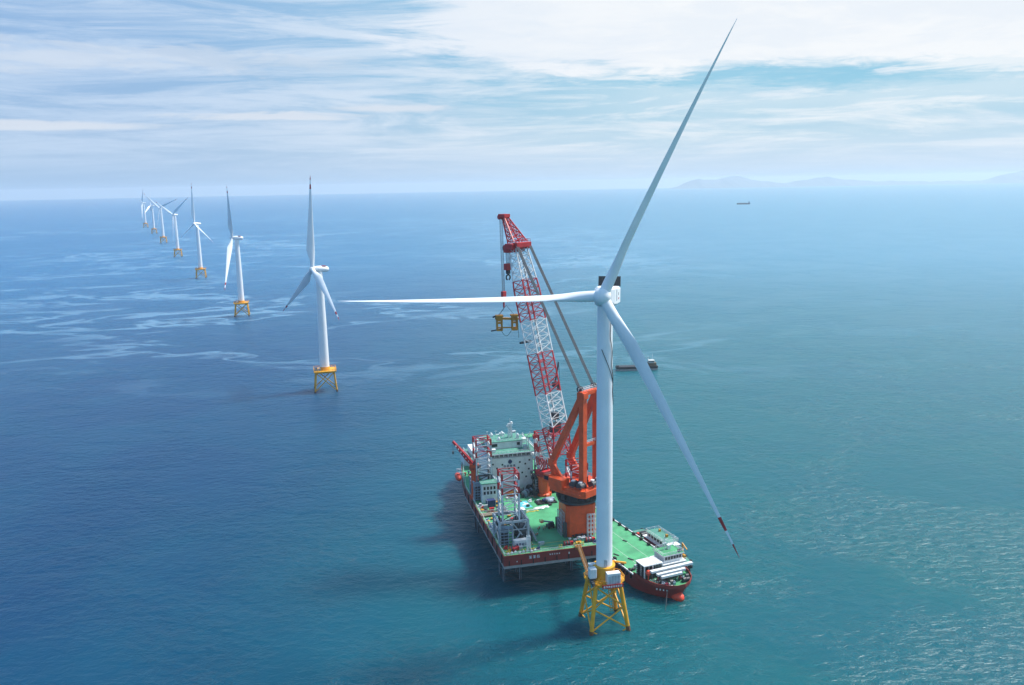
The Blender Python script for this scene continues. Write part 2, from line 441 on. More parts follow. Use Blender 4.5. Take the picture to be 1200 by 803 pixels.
def jacket(root, bw, tw, zt, tiers, rleg, rz, zb=-6, rbr=.28):
    c_, s_ = math.cos(rz), math.sin(rz)
    def corner(i, z):
        h = (bw + (tw - bw) * z / zt) / 2
        x, y = ((-h, -h), (h, -h), (h, h), (-h, h))[i]
        return Vector((x * c_ - y * s_, x * s_ + y * c_, z))
    for i in range(4):
        mb = MB(); mb.tube(corner(i, zb), corner(i, zt), rleg, None, 12)
        mb.tube(corner(i, -1.0), corner(i, 1.1 + .5 * (i % 2)), rleg * 1.06, None, 12, 1)
        mb.build('jacket_leg', [YELLOW, RUST], root, smooth=True)
    for i in range(4):
        j = (i + 1) % 4; mb = MB()
        for k in range(tiers):
            z0 = .8 + (zt - 1.2) * k / tiers; z1 = .8 + (zt - 1.2) * (k + 1) / tiers
            mb.tube(corner(i, z0), corner(j, z1), rbr, None, 8)
            mb.tube(corner(j, z0), corner(i, z1), rbr, None, 8)
        mb.tube(corner(i, zt - .5), corner(j, zt - .5), rbr, None, 8)
        mb.build('cross_brace', YELLOW, root, smooth=True)
    return corner

# the big turbine being finished beside the jack-up
HUBH = 114.8
BT = Vector((30.2, 273.0, 0))
bt = thing('wind_turbine', 'huge white turbine in the foreground on a yellow four legged foundation beside the jack-up barge', 'wind turbine', BT)
JR = R(11.5)
cor = jacket(bt, 13.2, 8.6, 16.2, 2, .72, JR)
mb = MB()
for i in (0, 1):                                     # boat bumper stubs at the waterline
    mb = MB(); p = cor(i, 1.0); q = cor(1 - i, 1.0); d = (q - p).normalized()
    mb.tube(p, p + d * 2.6 + Vector((0, 0, -1.6)), .24, None, 8); mb.build('bumper_stub', YELLOW, bt, smooth=True)
mb = MB(); p = cor(3, 1.0); mb.tube(p, p + Vector((1.6, -1.2, -1.4)), .24, None, 8)
mb.build('bumper_stub', YELLOW, bt, smooth=True)
mb = MB()                                            # access ladder cage on the far right leg
for dx_ in (-.5, .5):
    mb.bar(cor(2, 1) + Vector((-1.6 + dx_, -1.2, 0)), cor(2, 15.5) + Vector((-1.4 + dx_, -1.0, 0)), .26)
for k in range(14):
    a = cor(2, 1).lerp(cor(2, 15.5), k / 13) + Vector((-1.5, -1.1, 0)); mb.bar(a - Vector((.5, 0, 0)), a + Vector((.5, 0, 0)), .14)
mb.build('ladder', YELLOW, bt)
mb = MB()
oct_ = [(6.6 * math.cos(JR + PI / 8 + k * PI / 4) * 1.06, 6.6 * math.sin(JR + PI / 8 + k * PI / 4) * .98) for k in range(8)]
mb.prism(oct_, 16.2, 16.75)
for k in range(4):
    a = JR + PI / 4 + k * PI / 2
    mb.beam((2.6 * math.cos(a), 2.6 * math.sin(a), 18.6), (6.0 * math.cos(a), 6.0 * math.sin(a), 16.6), .9, .8)
plat = mb.build('platform', YELLOW, bt)
mb = MB(); mb.rail([(x, y, 16.75) for x, y in oct_ + oct_[:1]], 1.2, 1.7, .13)
mb.build('railing', YELLOW, plat)
mb = MB()
mb.lathe((0, 0, 0), [(4.2, 16.4), (4.2, 17.2), (3.7, 17.6), (3.45, 21.2), (3.75, 21.4), (3.75, 21.8), (3.1, 21.8)], 32)
mb.build('transition_piece', YELLOW, bt, smooth=True)
mb = MB(); mb.lathe((0, 0, 0), [(2.74, 21.8), (2.72, 45), (2.68, 70), (2.58, 92), (2.45, 111.0)], 48)
tw = mb.build('tower', WHITE, bt, smooth=True)
for z in (44.8, 70, 91.5):
    mb = MB(); mb.lathe((0, 0, 0), [(2.755 - (z - 44) * .0032, z - .07), (2.755 - (z - 44) * .0032, z + .07)], 48); mb.build('flange_seam', WHITE, tw, smooth=True)
mb = MB()                                            # power cable still hanging down the tower in a loose spiral
pts = []
for k in range(60):
    s = k / 59; a = R(-62 + 52 * s + 6 * math.sin(s * 20)); z = 108 - 30 * s
    pts.append((2.74 * math.cos(a), 2.74 * math.sin(a), z))
for a, c_ in zip(pts[:-1], pts[1:]): mb.tube(a, c_, .11, None, 6)
pts = []
for k in range(40):
    s = k / 39; a = R(-118 + 100 * s); z = 97 - 11.5 * s
    pts.append((2.71 * math.cos(a), 2.71 * math.sin(a), z))
for a, c_ in zip(pts[:-1], pts[1:]): mb.tube(a, c_, .11, None, 6)
mb.build('cable', BLACK, tw)
mb = MB(); mb.box((0.2, -2.75, 23.3), (1.1, .35, 2.3)); mb.build('door', GREY, tw)
# equipment on the platform
def onp(x, y): return (x * math.cos(JR) - y * math.sin(JR), x * math.sin(JR) + y * math.cos(JR))
mb = MB(); x, y = onp(1.5, -5.1); mb.box((x, y, 18.9), (4.6, 2.3, 4.1), JR)
for k in range(4):
    xx, yy = onp(1.5 - 1.55 + 1.03 * k, -6.29); mb.box((xx, yy, 18.7), (.84, .07, 3.0), JR, 1)
mb.build('equipment_cabinet', [OFFW, GREY], bt, bevel=.06)
mb = MB(); x, y = onp(-5.0, -2.6); mb.box((x, y, 20.4), (2.6, 2.5, 3.6), JR); mb.box((x, y, 17.6), (1.9, 1.9, 1.9), JR, 1)
mb.build('equipment_cabinet', [OFFW, DARK], bt, bevel=.35)
mb = MB(); x, y = onp(-4.0, 1.2); mb.box((x, y, 21.6), (2.4, 1.6, .5), JR); mb.box((x, y, 19.1), (.4, .4, 4.6), JR)
mb.build('equipment_tray', OFFW, bt)
mb = MB()
for k in range(7):
    x, y = onp(-5.6 + .5 * rnd.random(), -5.2 + .9 * k); mb.box((x, y, 17.2 + rnd.random() * .6), (.9, .6, 1.2), JR + rnd.random())
mb.build('junction_boxes', DARK, bt)
mb = MB()
x, y = onp(4.2, 2.6); mb.tube((x, y, 16.7), (x, y, 21.2), .38, .3, 10); x2, y2 = onp(8.4, 1.4)
mb.beam((x - 1, y + .3, 21.2), (x2, y2, 20.6), .5, .55)
mb.build('davit', YELLOW, bt)
for (a, b_, c_, h) in ((5.0, -1.0, 1.0, 1.3), (5.3, 1.0, .9, 1.0), (4.3, -3.2, 1.2, 1.0), (4.6, -2.0, .6, 1.7)):
    mb = MB(); x, y = onp(a, b_); mb.box((x, y, 16.75 + h / 2), (c_, c_ * .8, h), JR + .3); mb.build('winch', OFFW, bt, bevel=.05)
bx, by = onp(.9, -6.75)
mb = MB(); mb.box((bx, by, 16.75), (7.4, .14, 1.35), JR)
ban = mb.build('banner', RED, bt)
mb = MB(); e1 = Vector((math.cos(JR), math.sin(JR), 0)); nrm = Vector((math.sin(JR), -math.cos(JR), 0))
for k in range(8):
    glyph(mb, Vector((bx, by, 16.4)) + nrm * .1 + e1 * (-3.25 + k * .83), e1, (0, 0, 1), .62, k + 4, .13)
mb.build('banner_lettering', OFFW, ban)
# nacelle and rotor
YAW, TILT = R(16), R(6)
hub = Vector((-1.4, -5.6, HUBH))
mb = MB()
rings = []
for y_, hw, h0, h1 in ((1.9, 2.0, -2.0, 2.1), (2.6, 2.6, -2.5, 2.6), (4.0, 3.3, -3.2, 2.9), (9, 3.4, -3.3, 3.0), (15.5, 3.3, -2.9, 3.0), (16.0, 3.0, -2.5, 2.7)):
    ch = .7
    rings.append([(-hw + ch, y_, h0), (hw - ch, y_, h0), (hw, y_, h0 + ch), (hw, y_, h1 - ch), (hw - ch, y_, h1), (-hw + ch, y_, h1), (-hw, y_, h1 - ch), (-hw, y_, h0 + ch)])
mb.loft(rings)
nac = mb.build('nacelle', WHITE, bt)
mb = MB(); mb.box((0, 13.2, 4.55), (7.0, .5, 3.0)); mb.box((0, 13.2, 6.15), (7.3, .7, .2), 0, 1)
for x in (-3.55, 3.55): mb.box((x, 13.2, 4.5), (.2, .7, 3.2), 0, 1)
for k in range(9): mb.box((-3.2 + .8 * k, 12.9, 4.55), (.08, .12, 2.9), 0, 1)
mb.build('cooler', [BLACK, DARK], nac)
mb = MB(); mb.tube((1.2, 14.6, 3.0), (1.2, 14.6, 5.4), .05); mb.box((1.2, 14.6, 5.4), (.6, .1, .1))
mb.build('weather_mast', GREY, nac)
mb = MB(); mb.box((3.41, 11.2, .6), (.04, .6, 1.0)); mb.build('side_marking', BLACK, nac)
mb = MB(); mb.box((3.41, 11.6, -.9), (.04, 1.6, .5)); mb.build('side_marking', RED, nac)
mb = MB(); mb.box((3.40, 7.5, .2), (.05, 1.6, 3.6)); mb.build('side_panel', GREY, nac)
mb = MB()
mb.lathe((0, 0, 0), [(.05, -3.4), (.9, -3.3), (1.7, -2.9), (2.35, -2.1), (2.7, -1.0), (2.8, .3), (2.6, 1.5), (2.2, 2.0)], 32, 0, (0, 1, 0))
hb = mb.build('hub', WHITE, bt, smooth=True)
bl = []
proto_b = blade_mb(88.4, 1.75, 5.3)
for k in range(3): bl.append(proto_b.build('blade', [WHITE, RED if k == 1 else WHITE], bt, smooth=True))
place_rotor(bt, [hb, nac], bl, hub, YAW, TILT, .05, (24.5, 150.0, 267.0), (66, 22, 66))

# the row of smaller turbines
def small_turbine():
    root = thing('wind_turbine', 'x', 'wind turbine')
    jacket(root, 16.0, 13.0, 15.0, 1, .62, R(14), rbr=.34)
    c_, s_ = math.cos(R(14)), math.sin(R(14))
    sq = [(8.2 * (a * c_ - b_ * s_), 8.2 * (a * s_ + b_ * c_)) for a, b_ in ((-1, -1), (1, -1), (1, 1), (-1, 1))]
    mb = MB(); mb.prism(sq, 15.0, 15.8); mb.rail([(x, y, 15.8) for x, y in sq + sq[:1]], 1.3, 2.5, .2)
    mb.build('platform', YELLOW, root)
    mb = MB(); mb.lathe((0, 0, 0), [(4.2, 14), (3.8, 17), (3.7, 18.2)], 24); mb.build('transition_piece', YELLOW, root, smooth=True)
    mb = MB(); mb.box((-5.5, -5.0, 17.2), (2.4, 2.2, 2.8), R(14)); mb.box((-2.6, -5.8, 16.9), (1.8, 1.4, 2.2), R(14)); mb.build('equipment_cabinet', STEELB, root)
    mb = MB(); mb.lathe((0, 0, 0), [(3.55, 18.2), (3.2, 50), (2.45, 89.2)], 32); mb.build('tower', WHITE, root, smooth=True)
    mb = MB(); rings = []
    for y_, r0, r1 in ((1.5, 1.5, 1.6), (2.4, 2.1, 2.1), (5.5, 2.5, 2.4), (9.5, 2.4, 2.3), (11.6, 1.9, 1.9), (12.4, 1.0, 1.1)):
        rings.append([(r0 * math.cos(2 * PI * i / 16), y_, .2 + r1 * math.sin(2 * PI * i / 16)) for i in range(16)])
    mb.loft(rings); nac = mb.build('nacelle', WHITE, root, smooth=True)
    mb = MB(); mb.box((.6, 8.4, 2.6), (2.4, 3.0, .35)); mb.build('roof_cover', RED, nac)
    mb = MB(); mb.lathe((0, 0, 0), [(.05, -2.7), (1.0, -2.4), (1.8, -1.4), (2.1, 0), (2.0, 1.4)], 24, 0, (0, 1, 0))
    hb = mb.build('hub', WHITE, root, smooth=True)
    bm = blade_mb(66.0, 1.5, 6.0)
    bl = [bm.build('blade', [WHITE, RED], root, smooth=True) for _ in range(3)]
    return root
GR = 'wind turbines standing in a row across the open sea'
rows = [
    ((-140.8, 626.3), 57, 117, 1.0, (-35, -40, 57), 'nearest white turbine of the background row, its lower right blade crossing its tower'),
    ((-324.0, 1017.1), 80, 27, 1.02, (62, 60, 30), 'second turbine of the background row, rotor seen edge on with only two blades showing'),
    ((-533.7, 1469.0), 37, 116.7, 1.02, (60, 40, 30), 'third turbine of the background row, one blade straight up and two spread below'),
    ((-759.3, 1956.6), 33.5, 56.3, 1.04, (50, 30, 30), 'fourth turbine of the background row, two blades forming a V above its hub'),
    ((-1000.4, 2478.9), 20, 68.5, 1.09, (40, 40, 20), 'fifth turbine of the background row, small, one long dark blade reaching up left'),
    ((-1253.7, 3032.1), 82, 111.7, 1.07, (40, 40, 20), 'next to last hazy turbine of the background row with one blade pointing up'),
    ((-1494.9, 3536.4), 60, 38.3, 1.10, (40, 40, 20), 'farthest and leftmost hazy turbine at the end of the background row'),
]
proto = small_turbine()
for i, ((x, y), yw, a0, sc, pit_, lab) in enumerate(rows):
    o = proto if i == 0 else copy_tree(proto)
    o.location = (x, y, 0); o.scale = (sc, sc, sc); o['label'] = lab; o['group'] = GR
    ch = list(o.children)
    gn = lambda p: [c for c in ch if c.name.startswith(p)]
    ya = R(yw)
    off = Vector((-math.sin(ya) * 5.0, -math.cos(ya) * 5.0, 91.5))
    place_rotor(o, gn('hub') + gn('nacelle'), gn('blade'), off, ya, R(5), .025, (a0, a0 + 120, a0 + 240), pit_)

# ------------------------------------------------------------------ jack-up barge (local frame: x along near edge, y away, origin near left corner)
BO = Vector((-4.4, 294.7, 0)); BR = R(13.8)
bu = Vector((math.cos(BR), math.sin(BR), 0)); bv = Vector((-math.sin(BR), math.cos(BR), 0))
def Wd(u, v, z): return BO + bu * u + bv * v + Vector((0, 0, z))
barge = thing('jackup_barge', 'red hulled jack-up installation barge with a green deck standing on lattice legs', 'jack-up barge', BO, BR)
ZD = 15.0
plan = [(0, 0), (41, 0), (41, 104), (38, 122), (31, 133), (17, 134), (10, 130), (4.5, 108), (1.2, 90), (0, 76)]
mb = MB(); mb.prism(plan, 11.2, ZD - .02, 0); mb.prism([(20 + (x - 20) * .995, 66 + (y - 66) * .998) for x, y in plan], 10.1, 11.2, 1)
hull = mb.build('hull', [HULL, BOOT], barge)
mb = MB()
inner = [(20.5 + (x - 20.5) * .985, 66 + (y - 66) * .995) for x, y in plan]
mb.prism(inner, ZD - .1, ZD + .03)
mb.build('deck', GREEN, barge)
mb = MB()
for (a, b_) in zip(plan, plan[1:] + plan[:1]):
    mb.beam((a[0], a[1], ZD + .12), (b_[0], b_[1], ZD + .12), .3, .28)
mb.build('gunwale', HULL, hull)
mb = MB()
for k in range(3): glyph(mb, (9.6 + k * 1.5, -.06, 13.1), (1, 0, 0), (0, 0, 1), 1.15, 20 + k, .16)
for k in range(5): glyph(mb, (17.5 + k * .9, -.06, 13.6), (1, 0, 0), (0, 0, 1), .5, 30 + k, .1)
mb.box((25.2, -.06, 13.5), (.5, .06, .8)); mb.box((36.5, -.06, 13.2), (.5, .06, .5)); mb.box((5.0, -.06, 12.6), (.4, .06, .4))
mb.build('hull_lettering', OFFW, hull)
for k in range(10): mb = MB(); mb.box((-.15, 3 + k * 8, 13.2), (.3, .5, 3.6)); mb.build('fender', RUBBER, hull)
for k in range(9): mb = MB(); mb.box((2 + k * 4.6, -.12, 12.2), (.3, .22, 1.9)); mb.build('fender', RUBBER, hull)
mb = MB()
mb.rail([(0.5, 30, ZD), (.5, .5, ZD), (40.6, .5, ZD)], 1.1, 2.4, .1)
mb.rail([(40.6, .5, ZD), (40.6, 103, ZD)], 1.1, 2.4, .1)
mb.rail([(.5, 30, ZD), (.5, 76, ZD), (5, 107, ZD), (10.4, 129, ZD)], 1.1, 2.4, .1)
mb.build('railing', OFFW, barge)
mb = MB()                                            # painted lines on the deck
mb.box((14.5, 7.6, ZD + .038), (27, .28, .012)); mb.box((14, 4.6, ZD + .038), (26, .2, .012)); mb.box((13.2, 24, ZD + .038), (.22, 32, .012))
mb.build('deck_line', LINEY, barge)
mb = MB(); mb.box((20.4, 48.5, ZD + .036), (5.2, 8.0, .012), .1, 0); mb.box((21.2, 48.8, ZD + .046), (3.4, .9, .01), .5, 1); mb.box((21.4, 49.6, ZD + .052), (.8, 3.0, .01), .4, 1)
mb.build('deck_emblem', [CYAN, OFFW], barge)
# legs
def leg_ring(u, v, z, h=3.25): return [Vector((u - h, v - h, z)), Vector((u + h, v - h, z)), Vector((u + h, v + h, z)), Vector((u - h, v + h, z))]
LEGS = [(5.6, 14.0, 43.0), (33.5, 16.0, 43.5), (5.6, 62.5, 42.0), (33.5, 62.5, 42.0)]
for (u, v, zt) in LEGS:
    mb = MB(); nb = 19; z0 = -8
    zs = [z0 + (zt - z0) * k / nb for k in range(nb + 1)]
    mats = [1 if z > zt - 4.2 or (zt - 7 > z > zt - 9.2) else (0 if z > 24 else 2) for z in zs[:-1]]
    rg = [leg_ring(u, v, z) for z in zs]
    mb.lattice(rg, .52, .26, mats, x=False)
    for k in range(nb):                              # racked chords
        for i in range(4):
            p = rg[k][i]; q = rg[k + 1][i]
            mb.beam(p, q, .75, .34, 1 if mats[k] == 1 else (3 if zs[k] < 30 or i in (0, 3) else 3))
    mb.box((u, v, zt), (7.3, .3, .3), 0, 1)
    mb.build('lattice_leg', [OFFW, RED, DARK, STEELB], barge)
# jack houses: open frame casings round the legs
def jack_house(u, v, hx, hy, h, mat, dark=True):
    mb = MB(); z = ZD
    P = [(u - hx, v - hy), (u + hx, v - hy), (u + hx, v + hy), (u - hx, v + hy)]
    for x, y in P: mb.box((x, y, z + h / 2), (.8, .8, h))
    for a, b_ in zip(P, P[1:] + P[:1]):
        mb.beam((*a, z + h - .4), (*b_, z + h - .4), .8, .7)
        mb.beam((*a, z + h * .62), (*b_, z + h * .62), .35, .35)
    mb.beam((u - hx * .1, v - hy, z + .3), (u + hx, v - hy, z + h - .8), .4, .4); mb.beam((u + hx, v - hy, z + .3), (u - hx * .1, v - hy, z + h - .8), .4, .4)
    mb.beam((u - hx * .1, v - hy, z), (u - hx * .1, v - hy, z + h), .6, .6)
    for s in (-1, 1):
        mb.beam((u + s * hx, v - hy, z + .3), (u + s * hx, v + hy, z + h - .8), .4, .4); mb.beam((u + s * hx, v + hy, z + .3), (u + s * hx, v - hy, z + h - .8), .4, .4)
    o = mb.build('jack_house', mat, barge)
    mb = MB()
    for (x, y) in ((u - hx * .62, v - hy * .72), (u + hx * .62, v - hy * .72), (u - hx * .62, v + hy * .72), (u + hx * .62, v + hy * .72)):
        mb.box((x, y, z + h * .38), (hx * .5, hy * .42, h * .76))
        for k in range(3): mb.tube((x - .8, y - hy * .3, z + 1.3 + k * 2), (x + .8, y - hy * .3, z + 1.3 + k * 2), .45, None, 8)
    mb.build('jack_motor', DARK, o)
    mb = MB()
    for k in range(6): mb.beam((u - hx - .3, v - hy - .5, z + .8 + k * 1.2), (u - hx * .1, v - hy - .5, z + .8 + k * 1.2), .22, .26)
    for k in range(4): mb.beam((u - hx - .1 + k * hx * .3, v - hy - .5, z), (u - hx - .1 + k * hx * .3, v - hy - .5, z + 7.3), .2, .2)
    mb.beam((u - hx - .3, v - hy + .5, z + 7.4), (u - hx * .1, v - hy - .5, z + 7.4), 1.0, .5)
    mb.build('rack_frame', STEELB, o)
    return o
jh = jack_house(6.4, 14.6, 5.6, 4.9, 9.6, GREY)
mb = MB()                                            # stair going down to the right side
for s in (0, 1.3):
    mb.beam((12.2, 20.5 + s, ZD + 8.2), (15.2, 9.6 + s, ZD + .4), .35, .3)
    mb.bar((12.2, 20.5 + s, ZD + 9.3), (15.2, 9.6 + s, ZD + 1.5), .14)
for k in range(14):
    t = k / 13; mb.box((12.2 + 3 * t, 21.15 - 10.9 * t, ZD + 8.2 - 7.8 * t), (.5, 1.3, .12))
mb.box((12.8, 17.5, ZD + 4.2), (1.4, 5.5, .3), 0); mb.rail([(13.5, 14.8, ZD + 4.3), (13.5, 20.2, ZD + 4.3)], 1.1, 1.2, .12)
mb.build('stair', GREY, jh)
mb = MB()
for (x, y, z, a, b_, c_) in ((13.2, 12, 1.6, 1.5, 2.6, 3.2), (12.9, 16.5, 2.2, 1.4, 2.4, 4.4), (13.6, 20, 1.1, 2.0, 2.6, 2.2)): mb.box((x, y, ZD + z), (a, b_, c_))
mb.build('control_cabinet', DARK, jh)
jack_house(5.9, 63.0, 4.9, 4.4, 8.5, STEELB)
jack_house(33.5, 63.0, 4.9, 4.4, 8.5, DARK)
# white control cabin in front of the far left leg
mb = MB(); mb.box2((3.6, 54.6, ZD), (10.2, 59.0, ZD + 8.6)); mb.box2((3.1, 54.2, ZD + 8.6), (10.7, 59.4, ZD + 8.95), 1)
cab = mb.build('control_cabin', [OFFW, TEAL], barge)
for r_ in range(2):
    for k in range(4):
        mb = MB(); mb.box((4.7 + k * 1.45, 54.55, ZD + 4.6 + r_ * 2.1), (.85, .12, 1.35)); mb.build('window', GLASS, cab)
mb = MB(); mb.rail([(3.2, 54.3, ZD + 8.95), (10.6, 54.3, ZD + 8.95), (10.6, 59.3, ZD + 8.95)], 1.0, 1.6, .1)
mb.build('railing', OFFW, cab)
# deckhouse
mb = MB()
mb.box2((9.6, 66.5, ZD), (29.6, 92, 30.4)); mb.box2((9.1, 65.7, 32.3), (31.5, 92.5, 32.75)); mb.box2((10.2, 67.2, 30.4), (29.0, 91, 32.3), 1)
mb.box2((8.4, 66.2, 30.2), (32, 93, 30.55))
dh = mb.build('deckhouse', [OFFW, OFFW], barge)
mb = MB(); mb.box2((9.4, 66, 32.75), (31.2, 92.2, 32.8)); mb.build('roof', TEAL, dh)
for k in range(9):
    mb = MB(); mb.box((11.2 + k * 2.05, 67.15, 31.35), (1.55, .14, 1.25)); mb.build('bridge_window', GLASS, dh)
for k, (x, z) in enumerate(((11.2, 28), (13, 26), (15.5, 27.5), (12, 22), (18.5, 25.5), (23.5, 28), (26, 27), (27.6, 24.5), (24.5, 23), (21.5, 21), (27.9, 28.6), (26.3, 21), (15, 19.5), (22.8, 25.4))):
    mb = MB(); mb.box((x, 66.47, z), (.75, .1, .75)); mb.build('window', GLASS, dh)
mb = MB()
for k in range(4): glyph(mb, (16.0 + k * 1.5, 66.42, 26.2), (1, 0, 0), (0, 0, 1), .95, 40 + k, .16)
mb.lathe((19.0, 66.45, 28.6), [(.95, 0), (.95, .05)], 16, 1, (0, -1, 0)); mb.tube((19, 66.3, 29.7), (19, 66.3, 27.5), .14)
mb.build('wall_lettering', [NAVY, NAVY], dh)
mb = MB(); mb.box2((11, 73, 32.8), (26.5, 84, 36.0)); mb.box2((10.7, 72.7, 36.0), (26.8, 84.3, 36.2), 1)
ph = mb.build('upper_house', [OFFW, TEAL], dh)
for x in (13.5, 24.6):
    mb = MB(); mb.box((x, 72.95, 34.6), (2.6 if x < 20 else 1.4, .12, 1.3)); mb.build('window', GLASS, ph)
mb = MB()
rg = [[Vector((22 + s * a, 78 + t * a, z)) for s, t in ((-1, -1), (1, -1), (1, 1), (-1, 1))] for z, a in ((36.2, .9), (37.8, .8), (39.4, .7), (41, .6), (42.6, .5))]
mb.lattice(rg, .24, .16); mb.box((22, 77.6, 42.7), (2.6, .5, .35)); mb.tube((22, 78, 42.6), (22, 78, 45.2), .1)
mb.lathe((22.7, 78, 43.2), [(.1, -.5), (.55, -.2), (.55, .3), (.1, .6)], 10); mb.lathe((20.9, 78, 41.5), [(.1, -.5), (.6, -.2), (.6, .3), (.1, .6)], 10)
for k in range(3): mb.box((22, 78, 39 + k * 1.4), (2.4, .14, .14))
mb.build('mast', OFFW, dh)
mb = MB()
for (x, y, h) in ((13, 76, 2.4), (15.5, 79, 3.2), (18, 75, 1.8), (12, 81, 2.6), (25, 80, 2.2)): mb.tube((x, y, 36.2), (x, y, 36.2 + h), .1); mb.box((x, y, 36.2 + h), (.8, .3, .3))
mb.build('antenna', OFFW, dh)
mb = MB(); mb.rail([(9.2, 66, 32.8), (31.3, 66, 32.8), (31.3, 92, 32.8)], 1.0, 2, .11); mb.rail([(8.6, 66.3, 30.55), (31.8, 66.3, 30.55)], 1.0, 2, .11); mb.rail([(10.9, 72.9, 36.2), (26.6, 72.9, 36.2)], 1, 2, .1)
mb.build('railing', OFFW, dh)
mb = MB()                                            # boom rest with a green landing
for s in (28.4, 31.6):
    for t in (69.5, 72.5): mb.beam((s, t, 32.7), (s, t, 38.4), .35, .35)
mb.box((30, 71, 38.5), (5.4, 5.0, .3), 0, 1); mb.beam((27.6, 68.6, 38.7), (29, 68.6, 41), .3, .3); mb.rail([(27.4, 68.6, 38.6), (32.6, 68.6, 38.6)], 1.3, 1.2, .16)
mb.build('boom_rest', [OFFW, GREEN], dh)
# bow structures
mb = MB(); mb.box2((7.5, 100, ZD), (33, 118, ZD + 4.5)); mb.box2((9, 104, ZD + 4.5), (20, 115, ZD + 8.0)); mb.box2((7.2, 99.7, ZD + 4.5), (33.3, 118.3, ZD + 4.7), 1)
mb.box2((5.4, 106, ZD), (7.5, 116, ZD + 5.0))
fc = mb.build('forecastle', [OFFW, TEAL], barge)
mb = MB(); mb.rail([(7.4, 118, ZD + 4.7), (7.4, 100, ZD + 4.7), (20, 100, ZD + 4.7)], 1.1, 1.8, .12)
mb.build('railing', OFFW, fc)
# deck machinery along the near edge
def windlass(u, v, mat=RED):
    mb = MB()
    mb.tube((u - 1.1, v, ZD + .9), (u + 1.1, v, ZD + .9), .75, None, 14, 1)
    for s in (-1.1, 0, 1.1): mb.tube((u + s - .08, v, ZD + .9), (u + s + .08, v, ZD + .9), 1.0, None, 14, 0)
    mb.box((u, v, ZD + .2), (3.2, 1.8, .35), 0, 2); mb.box((u + 1.9, v, ZD + .75), (.9, 1.2, 1.4), 0, 0)
    return mb.build('windlass', [mat, DARK, DARK], barge)
for (u, v) in ((4.6, 4.6), (34.6, 4.4), (25.5, 3.4)): windlass(u, v)
for u in (2.2, 8.4, 11.6, 22.5, 28.5, 31, 38.6):
    mb = MB()
    for s in (-.45, .45): mb.tube((u + s, 2.2, ZD), (u + s, 2.2, ZD + 1.0), .24, None, 8); mb.tube((u + s, 2.2, ZD + 1.0), (u + s, 2.2, ZD + 1.12), .32, None, 8)
    mb.box((u, 2.2, ZD + .08), (1.6, .8, .12)); mb.build('mooring_bollard', LINEY, barge)
mb = MB(); rg = [[Vector((10.2 + s * .6, 2.6 + t * .6, z)) for s, t in ((-1, -1), (1, -1), (1, 1), (-1, 1))] for z in (ZD, ZD + 1.5, ZD + 3, ZD + 4.5, ZD + 6)]
mb.lattice(rg, .2, .12); mb.build('ladder_tower', OFFW, barge)
for k in range(8):
    u, v = 2.0 + k * 1.5, 1.2 + .5 * (k % 3)
    mb = MB(); mb.box((u, v, ZD + .35), (.7, .6, .7)); mb.tube((u, v, ZD + .7), (u, v, ZD + 1.1), .12); mb.build('valve_box', OFFW, barge)

r = random.Random(21)
def free(u, v):
    if u < 1.2 or u > 39.6 or v < 2.6: return False
    for (a, b_, c_, d_) in ((.3, 9, 14.6, 22), (25.5, 8, 41, 24), (-1, 56, 12, 69), (8, 60, 32, 95), (28, 50, 37, 69), (3, 49, 9, 56), (-.5, 38, 13, 44), (3, 96, 34, 120), (5, 5.6, 12.5, 9.6), (13, 24, 30, 46)):
        if a < u < c_ and b_ < v < d_: return False
    return True
mats_ = [OFFW, GREY, STEELB, DARK, RED, TOOLY, NAVY, GREY]
done = 0
while done < 105:
    z_ = r.random()
    u, v = (r.uniform(1.2, 12), r.uniform(22, 58)) if z_ < .42 else (r.uniform(3, 8.5), r.uniform(70, 104)) if z_ < .6 else ((r.uniform(2, 40), r.uniform(2.6, 8)) if z_ < .8 else (r.uniform(14, 40), r.uniform(44, 62)))
    if not free(u, v): continue
    done += 1; mb = MB(); k = done % 5; mm = mats_[r.randrange(8)]
    if k == 0:
        mb.tube((u, v, ZD), (u, v, ZD + 1.3), .3, None, 10); mb.lathe((u, v, ZD + 1.3), [(.3, 0), (.62, .05), (.62, .3), (.1, .45)], 10); mb.build('vent_pipe', mm, barge)
    elif k == 1:
        a, b_, h_ = r.uniform(.8, 2.2), r.uniform(.7, 1.4), r.uniform(.6, 1.7)
        mb.box((u, v, ZD + h_ / 2), (a, b_, h_), r.uniform(0, .5)); mb.box((u, v, ZD + h_ + .05), (a + .14, b_ + .14, .1), 0); mb.build('deck_box', mm, barge)
    elif k == 2:
        for q in range(4): mb.lathe((u, v, ZD + .05 + q * .16), [(.55, 0), (.8, .03), (.8, .13), (.55, .15)], 14)
        mb.build('hose_coil', BLACK if r.random() < .6 else TOOLY, barge)
    elif k == 3:
        L_ = r.uniform(2, 4.5); a = r.choice((0, PI / 2, .2))
        for q in range(4): mb.tube((u - L_ / 2 * math.cos(a) - .3 * q * math.sin(a), v - L_ / 2 * math.sin(a) + .3 * q * math.cos(a), ZD + .3), (u + L_ / 2 * math.cos(a) - .3 * q * math.sin(a), v + L_ / 2 * math.sin(a) + .3 * q * math.cos(a), ZD + .3), .14, None, 7)
        for q in (-.35, .35): mb.box((u + L_ * q * math.cos(a), v + L_ * q * math.sin(a), ZD + .12), (.3 if a == 0 else 1.5, 1.5 if a == 0 else .3, .2))
        mb.build('pipe_rack', GREY if r.random() < .5 else BROWN, barge)
    else:
        mb.box((u, v, ZD + .18), (1.5, 1.5, .3)); mb.tube((u, v, ZD + .3), (u, v, ZD + 1.0), .45, None, 10); mb.box((u + .5, v, ZD + .9), (.5, .5, .5)); mb.build('capstan', mm, barge)
